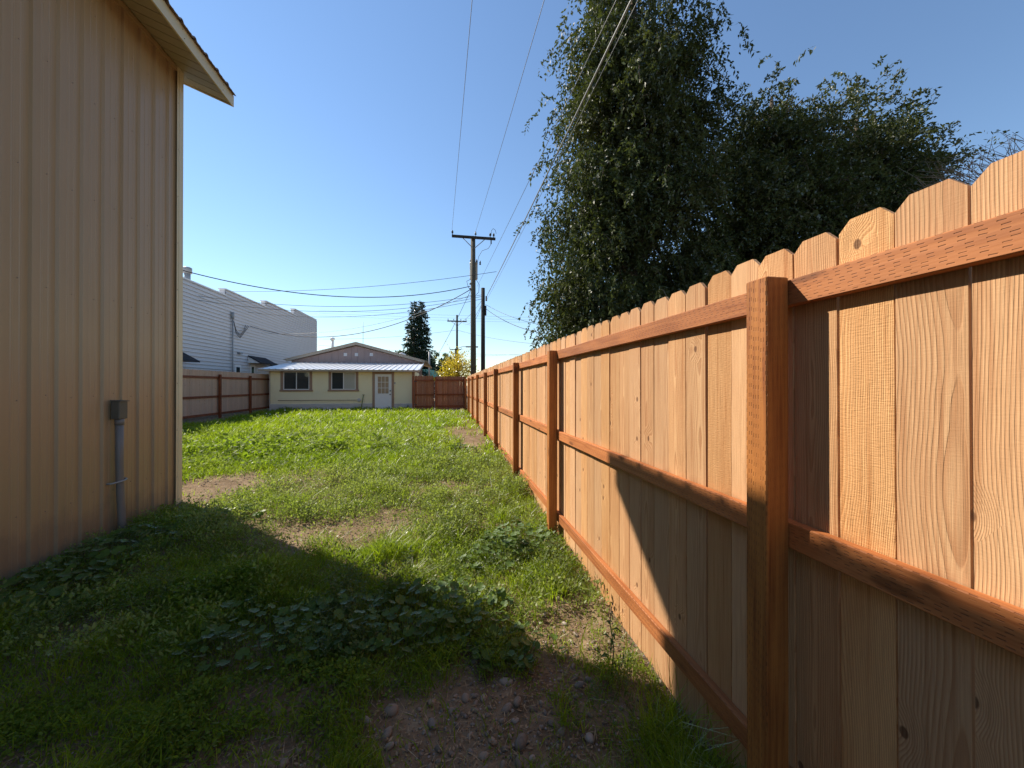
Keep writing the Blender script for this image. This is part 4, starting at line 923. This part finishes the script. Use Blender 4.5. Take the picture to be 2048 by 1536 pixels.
def leaflets(name, label, cat, n, seed, mat, k, plant_r, hgt, L, W, maskfun, ymin=1.0, ymax=15, up=.25, stem=False, relief=1.0):
    """low rosette and sprig weeds: every plant has k leaves around short stems"""
    rng = np.random.default_rng(seed)
    zc = ymin*(ymax/ymin)**rng.random(n); xr = rng.uniform(-1.8, 1.5, n)*zc; x = xr*CA + zc*SA; y = zc*CA - xr*SA
    m = inyard(x, y) & (rng.random(n) < maskfun(x, y)); x, y, zc = x[m], y[m], zc[m]; n = len(x)
    sz = rng.uniform(.5, 1.3, n)*np.clip(zc/2.6, .6, 1)*np.maximum(1.0, zc/4.8)*(.55 + .9*vnoise(x*1.9+7, y*1.9, seed))
    a = rng.uniform(0, 2*math.pi, (n,k)); rr = plant_r*sz[:,None]*rng.random((n,k))**.7; hh = hgt*sz[:,None]*rng.random((n,k)); rr = rr*(1 - .6*stem*hh/(hgt*sz[:,None]))
    px = x[:,None] + np.cos(a)*rr; py = y[:,None] + np.sin(a)*rr
    ok = inyard(px, py); g = gz(px, py)
    c = np.stack([px, py, g + .004 + hh + hump(px.ravel(), py.ravel()).reshape(px.shape)*rng.uniform(.55, 1.0, px.shape)*relief], 2); d = unit(np.stack([np.cos(a), np.sin(a), rng.normal(up, .45, (n,k))], 2) + rng.normal(size=(n,k,3))*.35)
    nr = unit(np.stack([rng.normal(0,.45,(n,k)), rng.normal(0,.45,(n,k)), np.ones((n,k))], 2))
    ok = ok.ravel(); c = c.reshape(-1,3)[ok]; d = d.reshape(-1,3)[ok]; nr = nr.reshape(-1,3)[ok]; s = np.repeat(sz, k)[ok]; q = len(c)
    v = leaf_quads(c, d, nr, L*s*rng.uniform(.6,1.3,q), W*s*rng.uniform(.7,1.25,q)).reshape(-1,3)
    tn = np.clip(np.repeat(rng.random(n),k)[ok]*.55 + rng.random(q)*.45, 0, 1)
    if stem:
        up3 = unit(np.stack([rng.normal(0,.15,n), rng.normal(0,.15,n), np.ones(n)], 1)); sv = leaf_quads(np.stack([x, y, gz(x, y)-.01], 1), up3, unit(rng.normal(size=(n,3))), hgt*sz, np.full(n, .006))
        v = np.concatenate([v, sv.reshape(-1,3)]); q += n; tn = np.concatenate([tn, rng.random(n)])
    return tag(link(name, np_mesh(name, v, np.arange(4*q).reshape(q,4), mat, tn)), label, cat, kind='stuff')
leaflets('low_weeds', 'low broad-leaved weeds carpeting the yard', 'weeds', 66000, 51, M['weed'], 12, .075, .06, .027, .0135,
         lambda x, y: cover(x, y)*np.clip(.95 - .75*far(y) - .55*FEATH(x, y), .05, 1)*np.clip((vnoise(x*2.4, y*2.4, 61)*.7 + vnoise(x*8, y*8, 62)*.3 - .22)*3.2, .06, 1))
leaflets('feathery_weeds', 'grey-green feathery knotweed sprawling across the middle yard', 'weeds', 46000, 52, M['feather'], 26, .085, .10, .030, .014,
         lambda x, y: np.clip(cover(x, y)+.1, 0, 1)*np.clip(FEATH(x, y) + .12, 0, 1), ymin=2.2, ymax=11, up=.9)
near_shade = lambda x, y: np.clip((4.6 - y)/1.2, 0, 1)
leaflets('upright_weeds', 'taller leafy upright weeds standing in clumps near the fence and shed', 'weeds', 9000, 54, M['weed2'], 30, .050, .18, .026, .0115,
         lambda x, y: np.clip(cover(x, y)+.05, 0, 1)*np.clip((vnoise(x*1.6+31, y*1.6, 71) - .56)*5, 0, 1)*(.25 + .75*near_shade(x, y)) + .55*(x > .72)*(x < 1.12)*(y < 1.9)*(vnoise(x*4, y*4, 72) > .35) + .25*(x > .95)*(x < 1.13)*(y > 1.9)*(y < 5)*(vnoise(x*4, y*4, 72) > .5), ymin=1.0, ymax=9, up=.5, stem=True)
blades('grass_tufts', 'long arching grass tufts standing above the low weeds', 'grass', 130000, 42, M['grass'],
       lambda x, y, r, z: (.10 + .10*vnoise(x*2, y*2, 81))*r.uniform(.5, 1.3, len(x)), lambda x, y, r, z: np.maximum(.0045, .0012*z)*r.uniform(.7, 1.2, len(x)),
       lambda x, y: np.clip(cover(x, y), .03, 1)*np.clip((vnoise(x*2.7+9, y*2.7, 82)*.6 + vnoise(x*.8, y*.8, 83)*.4 - .53)*6, 0, 1), lean=1.0, ymin=1.0, ymax=16)
leaflets('clover_patch', 'bright broad-leaf patch in the sunlit lawn past the shed corner', 'weeds', 16000, 53, M['weed'], 10, .10, .12, .055, .04,
         lambda x, y: np.clip(1.2 - np.sqrt(((x+4.2)/2.6)**2 + ((y-8.6)/1.3)**2) + (vnoise(x*2,y*2,44)-.5)*.8, 0, .9), ymin=5, ymax=14)

# mallow plants with individual leaves
def mallow_leaf(seed):
    r = random.Random(seed); n = 16; R_ = 1.0; pts = [(0,0,-.10)]; f = []
    lob = [1 + .07*math.cos(7*(2*math.pi*k/n)+seed) for k in range(n)]
    for ring, (rad, z) in enumerate(((.5, -.02), (1.0, .06))):
        for k in range(n):
            a = 2*math.pi*k/n; notch = .35 if k == 0 and ring == 1 else 1.0
            pts.append((rad*lob[k]*notch*math.cos(a), rad*lob[k]*notch*math.sin(a), z + .07*rad*math.cos(5*a + seed) + r.uniform(-.03,.03)))
    for k in range(n):
        j = (k+1) % n; f.append((0, 1+k, 1+j)); f.append((1+k, 1+n+k, 1+n+j, 1+j))
    mb = MB().poly(pts, f, True); me = mb.mesh('leaf', M['mallow'])
    at = me.attributes.new('tint', 'FLOAT', 'FACE'); at.data.foreach_set('value', [r.random()*.8 + .1]*len(f) if len(f) == len(me.polygons) else [.5]*len(me.polygons))
    return me
MALLOW = [mallow_leaf(i) for i in range(10)]
def mallow(label, cx, cy, rx, ry, h, n, seed, size=(.019, .038), clip_x=None):
    rng = np.random.default_rng(seed); g0 = float(gz(cx, cy)); t = thing('mallow_plant', label, 'weed', (cx, cy, g0)); st = MB(); k = 0
    while k < n:
        a = rng.uniform(0, 2*math.pi); r = math.sqrt(rng.random())*(1.25 if rng.random() < .12 else 1.0); wv = .62 + .75*float(vnoise(a*1.4 + seed, seed*1.7, 91)); x, y = cx + rx*r*wv*math.cos(a), cy + ry*r*wv*math.sin(a)
        if x < (SX + .09 if y < SY1 + .1 else -99) or x > PX - .15: k += .02; continue
        g = float(gz(x, y)); dome = max(0, 1 - r*r)**.7
        z = g + .045 + h*dome*rng.uniform(.25, 1.0)*(.55 + .8*float(vnoise(x*5, y*5, 92))) + .03*rng.random(); s = rng.uniform(*size)*(1 if rng.random() > .15 else .6)
        tx, ty = rng.normal(0, .26), rng.normal(0, .26)
        tilt = (tx - .3*r*math.sin(a), ty + .3*r*math.cos(a), rng.uniform(0, 6.28))
        link('leaf', MALLOW[rng.integers(10)], t, (x-cx, y-cy, z-g0), tilt, (s, s, s))
        bx, by = x - cx - .25*(x-cx) , y - cy - .25*(y-cy); st.tube([(bx, by, float(gz(bx+cx, by+cy))-g0-.01), ((x-cx)*.9, (y-cy)*.9, (z-g0)*.7), (x-cx, y-cy, z-g0-.1*s)], .0016, 4, caps=False); k += 1
    st.build('stems', M['stemgreen'], t)['kind'] = 'stuff'
mallow('large mallow mound at the shadow edge beside the bare stony soil', -.25, 2.62, .74, .40, .22, 300, 61)
mallow('dark flat mallow spread left of the large mound, in shed shade', -1.18, 2.62, .50, .32, .15, 130, 62)
mallow('sunlit mallow clump growing against the base of a fence post', .62, 3.50, .46, .42, .22, 220, 63)
mallow('shaded mallow carpet along the foot of the tan shed wall', -3.02, 3.75, .45, 1.05, .16, 260, 64, (.03, .05))
mallow('small mallow sprawl spilling onto the stones toward the fence', .40, 2.25, .30, .20, .07, 60, 65, (.018, .032))
mallow('lone pale mallow beside the bare strip along the far fence', .35, 8.6, .30, .28, .14, 40, 66, (.04, .06))
mallow('loose mallow patch in shade below the conduit pipe', -2.6, 4.75, .45, .45, .08, 70, 67, (.025, .045))

def tall_weed():
    rng = np.random.default_rng(9); x, y = .93, 1.98; g = float(gz(x, y)); t = thing('tall_weed', 'single upright weed with dark seed head against lower fence rail', 'weed', (x, y, g))
    MB().tube([(0,0,-.02),(.02,.0,.15),(.0,.01,.30),(.01,.0,.42)], [.004,.0035,.003,.001], 5).build('stem', M['stemgreen'], t)
    sh = MB()
    for i in range(26):
        z = .30 + .12*i/26; a = rng.uniform(0, 6.28); sh.lathe([(.001,0),(.0035,.003),(.001,.008)], 5, (.012*math.cos(a), .012*math.sin(a), z))
    sh.build('seed_head', M['deadtwig'], t)
    for i in range(11):
        z = .04 + .025*i; a = rng.uniform(0, 6.28); L = rng.uniform(.04,.075); c, s = math.cos(a), math.sin(a); w = .011
        MB().poly([(0,0,z),(c*L*.5 - s*w, s*L*.5 + c*w, z+.015),(c*L, s*L, z-.01),(c*L*.5 + s*w, s*L*.5 - c*w, z+.015),(c*L*.5, s*L*.5, z+.008)], [(0,4,1),(1,4,2),(2,4,3),(3,4,0)]).build('leaf', M['mallow'], t)
tall_weed()

# stones, chips, straw, dandelions
def stones():
    ms = []
    for i in range(7):
        rng = np.random.default_rng(100+i); mb = MB(); nl, nn = 6, 10; pts = []
        for a in range(nl+1):
            th = math.pi*a/nl
            for b in range(nn):
                ph = 2*math.pi*b/nn; k = 1 + .16*math.sin(2*ph+i) * math.sin(th) + rng.uniform(-.07,.07)
                pts.append((k*math.sin(th)*math.cos(ph), k*math.sin(th)*math.sin(ph)*.75, k*math.cos(th)*.55))
        mb.poly(pts, [(a*nn+b, a*nn+(b+1)%nn, (a+1)*nn+(b+1)%nn, (a+1)*nn+b)[::-1] for a in range(nl) for b in range(nn)], True); ms.append(mb.mesh('stone', M['stone']))
    rng = np.random.default_rng(77); done = []
    def put(x, y, s, place='in the shaded bare soil beside the mallow mound'):
        if any((x-a)**2 + (y-b)**2 < ((s+c)*.95)**2 for a, b, c in done): return
        done.append((x, y, s)); q = s*rng.uniform(.8, 1.1)
        tag(link('stone', ms[rng.integers(7)], None, (x, y, float(gz(x, y)) + s*.16), (rng.normal(0,.2), rng.normal(0,.2), rng.uniform(0,6.28)), (s, q, s)),
            ('large rounded river stone ' if s > .034 else 'palm-sized rounded river stone ' if s > .02 else 'small rounded river pebble ') + place, 'stone', ('large' if s > .034 else 'medium' if s > .02 else 'small') + ' stones ' + place)
    for _ in range(300): put(rng.normal(.20,.36), rng.normal(1.84,.22), float(np.clip(rng.lognormal(-4.15,.5), .008, .042)))
    for _ in range(30): put(rng.normal(.70,.16), rng.normal(2.42,.22), float(np.clip(rng.lognormal(-4.1,.4), .010, .036)), 'in the soil at the foot of the long fence')
    for _ in range(22): put(rng.normal(-.75,.3), rng.normal(1.75,.2), float(np.clip(rng.lognormal(-4.4,.4), .008, .03)), 'in the soil strip on the shed side of the mound')
    for x, y, s in ((.62,1.86,.046),(.34,2.06,.036),(-.20,2.05,.042),(-.05,1.95,.036)): put(x, y, s)
stones()
def gravel(n=26000):
    rng = np.random.default_rng(83); zc = 1.0*(9/1.0)**rng.random(n); xr = rng.uniform(-1.8,1.5,n)*zc; x = xr*CA + zc*SA; y = zc*CA - xr*SA
    m = inyard(x, y) & (rng.random(n) < np.clip(1.05 - cover(x, y), 0, 1)); x, y, zc = x[m], y[m], zc[m]; n = len(x)
    s = np.clip(rng.lognormal(-5.7, .6, n), .0015, .013)*np.maximum(1, zc/3)
    o = np.array([[1,0,0],[0,1,0],[-1,0,0],[0,-1,0],[0,0,.8],[0,0,-.8]]); v = o[None]*s[:,None,None]*rng.uniform(.6,1.3,(n,6,1)) + rng.normal(size=(n,6,3))*s[:,None,None]*.2
    v = v + np.stack([x, y, gz(x, y) + s*.3], 1)[:,None]
    f0 = np.array([[0,1,4],[1,2,4],[2,3,4],[3,0,4],[1,0,5],[2,1,5],[3,2,5],[0,3,5]]); f = (f0[None] + 6*np.arange(n)[:,None,None]).reshape(-1,3)
    tag(link('gravel', np_mesh('gravel', v.reshape(-1,3), f, M['pebble'], np.repeat(rng.random(n), 8))), 'fine gravel and soil crumbs scattered over the bare patches', 'gravel', kind='stuff')
gravel()
def litter(name, label, cat, n, seed, mat, L, W, maskfun, ymin=1.0, ymax=21):
    rng = np.random.default_rng(seed); zc = ymin*(ymax/ymin)**rng.random(n); xr = rng.uniform(-1.8,1.5,n)*zc; x = xr*CA + zc*SA; y = zc*CA - xr*SA
    m = inyard(x, y) & (rng.random(n) < maskfun(x, y)); x, y, zc = x[m], y[m], zc[m]; n = len(x); k = np.maximum(1, zc/5)
    a = rng.uniform(0, 6.28, n); d = np.stack([np.cos(a), np.sin(a), rng.normal(0,.15,n)], 1); nr = unit(np.stack([rng.normal(0,.3,n), rng.normal(0,.3,n), np.ones(n)], 1))
    c = np.stack([x, y, gz(x, y) + .006 + .012*rng.random(n)], 1)
    v = leaf_quads(c, unit(d), nr, L*k*rng.uniform(.3,1.3,n), W*k*rng.uniform(.6,1.4,n)).reshape(-1,3)
    tag(link(name, np_mesh(name, v, np.arange(4*n).reshape(n,4), mat, rng.random(n))), label, cat, kind='stuff')
litter('wood_chips', 'scattered wood chips and dry leaf litter on the bare soil', 'litter', 60000, 81, M['chip'], .030, .009, lambda x, y: np.clip(1.0 - cover(x, y), 0, 1)*.8)
litter('dry_straw', 'dry straw stems lying on bare soil and along the fence', 'straw', 16000, 82, M['straw'], .085, .0028, lambda x, y: np.clip(1.0 - cover(x, y) + .5*(x > .95), 0, 1)*.7, ymax=12)
def dandelions():
    hd = MB().lathe([(.002,-.022),(.016,-.016),(.024,0),(.016,.016),(.002,.022)], 8).mesh('seed_puff', M['puff']); sm = MB().tube([(0,0,-.02),(.01,0,.09),(0,0,.16)], .0025, 4).mesh('stem', M['stemgreen'])
    for px, py in ((441,856),(455,853),(556,843),(600,838),(624,829),(637,826),(648,830),(660,828),(667,826),(681,822),(540,838),(570,830),(605,866),(640,852),(533,834),(588,822),(612,824),(750,826),(700,826),(718,832),(673,824),(655,824)):
        h = 1.39; d = F*h/(py-771); p = at_depth(px, 771, d); g = float(gz(p.x, p.y))
        if not inyard(np.array([p.x]), np.array([p.y]))[0]: continue
        t = thing('dandelion', 'white dandelion seed head standing in the lawn', 'dandelion', (p.x, p.y, g), 'dandelions in the lawn')
        s = random.uniform(1.0, 1.5); link('stem', sm, t); link('seed_puff', hd, t, (0,0,.17), (0,0,0), (s,s,s))
dandelions()
